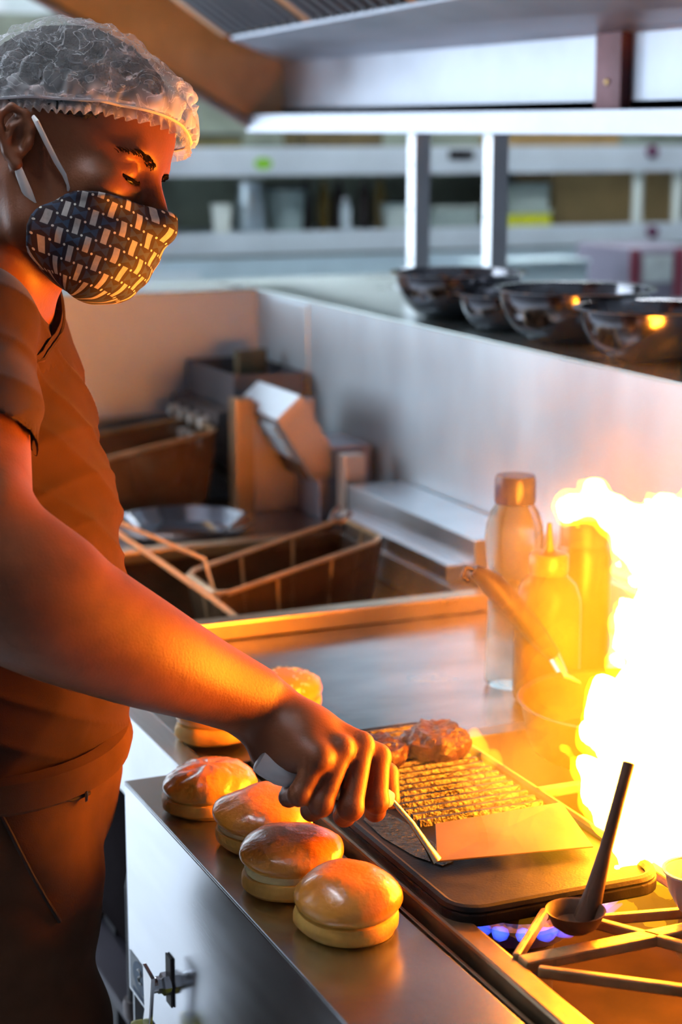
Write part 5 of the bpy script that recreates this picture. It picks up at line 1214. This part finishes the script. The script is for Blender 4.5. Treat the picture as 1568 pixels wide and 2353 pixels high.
for (rad_, t0, t1) in ((.098, -.030, .014), (.088, -.008, .018), (.079, .018, .021), (.0735, .044, .023), (.0715, .057, .024), (.0705, .0575, .024), (.068, .050, .024)):
    for k in range(NA):
        a_ = 2 * math.pi * k / NA; t_ = t0 - t1 * math.cos(a_)
        rr = max(rad_, neck_r(a_, t_) + rad_ - .0660) if rad_ > .069 else neck_r(a_, t_) - .004
        ringv.append(neckB + nd * t_ + rr * (math.cos(a_) * s1 + math.sin(a_) * s2_))
ringf = [(q * NA + k, q * NA + (k + 1) % NA, (q + 1) * NA + (k + 1) % NA, (q + 1) * NA + k) for q in range(6) for k in range(NA)]
raw('collar', ringv, ringf, cloth, ts, True)
MB().tube([np.array(ringv[4 * NA + k]) * .5 + np.array(ringv[3 * NA + k]) * .5 for k in range(NA)], .0024, 6, True).build('collar_seam', cloth, ts, True)

# trousers and shoes
lz = np.array([0, 0, 1.]); hipR = P(-16, 1835, 1.775); hipL = hipR + np.array([-.03, .19, 0])
tf = Field((.02, 1.40, .03), (.70, 2.20, 1.08), .005)
tf.ell(hip - zz * .08, (.168, .120, .15), TAX, .04)
for hj in (hipR, hipL):
    kn = np.array([hj[0] + .015, hj[1] - .0, .50]); an = np.array([hj[0] - .005, hj[1], .09])
    tf.chain([hj + zz * .03, (hj + kn) / 2, kn, (kn + an) / 2, an], [.096, .092, .078, .072, .070], .03)
tf.plane(hip + zz * .03, zz); tf.plane(np.array([0, 0, .06]), -zz)
tf.waves(.003, [((20, 30, 38), .4, 1), ((-35, 28, 55), 1.1, .8), ((50, -20, 75), 2.0, .5)])
V, Q = tf.surface(); V = relax(V, Q, 1, .5)
def seam_cut(V, pts, w, dp):
    for a, b in zip(pts, pts[1:]): V = crease(V, a, b, w, dp)
    return V
V = seam_cut(V, [P(8, 1880, 1.67), P(70, 2000, 1.67), P(140, 2120, 1.69)], .006, .005)
trou = mat('trouser_cloth', (.080, .034, .016), .9, 0, .2, 14, (1, 1, 1), .15, 700, spec=.2)
to = raw('trousers', V, Q, trou, person, True); to['label'] = 'loose dark brown work trousers with slanted pocket'
wz = P(100, 1790, 1.72)[2]
ring = []
for a_ in np.linspace(0, 2 * math.pi, 60)[:-1]: ring.append((hip[0], hip[1], wz) + .172 * math.cos(a_) * rt + .128 * math.sin(a_) * ft)
MB().tube(ring, .012, 8, True, 1.6).build('waistband', trou, to, True)
seam_m = mat('seam_thread', (.03, .02, .015), .9)
def surf(V, x, y, lift=.001):
    """point of the cloth seen along a sight line"""
    r_ = ray(x, y); r_ = r_ / np.linalg.norm(r_); w = V - CAM; t_ = w @ r_; d_ = np.linalg.norm(w - t_[:, None] * r_, axis=1)
    c_ = np.nonzero(d_ < .006)[0]; i_ = c_[np.argmin(t_[c_])]; return CAM + r_ * (t_[i_] - lift)
MB().tube([surf(V, x, y) for x, y in ((2, 1872), (20, 1905), (48, 1960), (78, 2018), (108, 2070), (138, 2118))], .0022, 8).build('pocket_edge', mat('seam_shadow', (.03, .016, .01), .9), to, True)
MB().tube([surf(V, x, y) for x, y in ((2, 1815), (60, 1822), (120, 1835), (165, 1838), (205, 1822))], .0022, 8).build('fly_seam', mat('seam_shadow'), to, True)
bt = surf(V, 196, 1826, .004); MB().lathe([(0, 0), (.007, 0), (.006, .002), (0, .003)], bt, 16, (zz, rt * -1, ft)).build('button', black, to, True)
for hj in (hipR, hipL):
    sfz = Field((hj[0] - .14, hj[1] - .09, -.0), (hj[0] + .24, hj[1] + .09, .15), .005)
    a_ = np.array([hj[0] - .05, hj[1], .05]); b_ = np.array([hj[0] + .15, hj[1] - .01, .035])
    sfz.cone(a_, b_, .048, .036, .0); sfz.cone(a_, a_ + zz * .06, .045, .042, .02); sfz.plane((0, 0, .006), -zz)
    V, Q = sfz.surface(); sh_ = raw('shoe', V, Q, black, person, True)
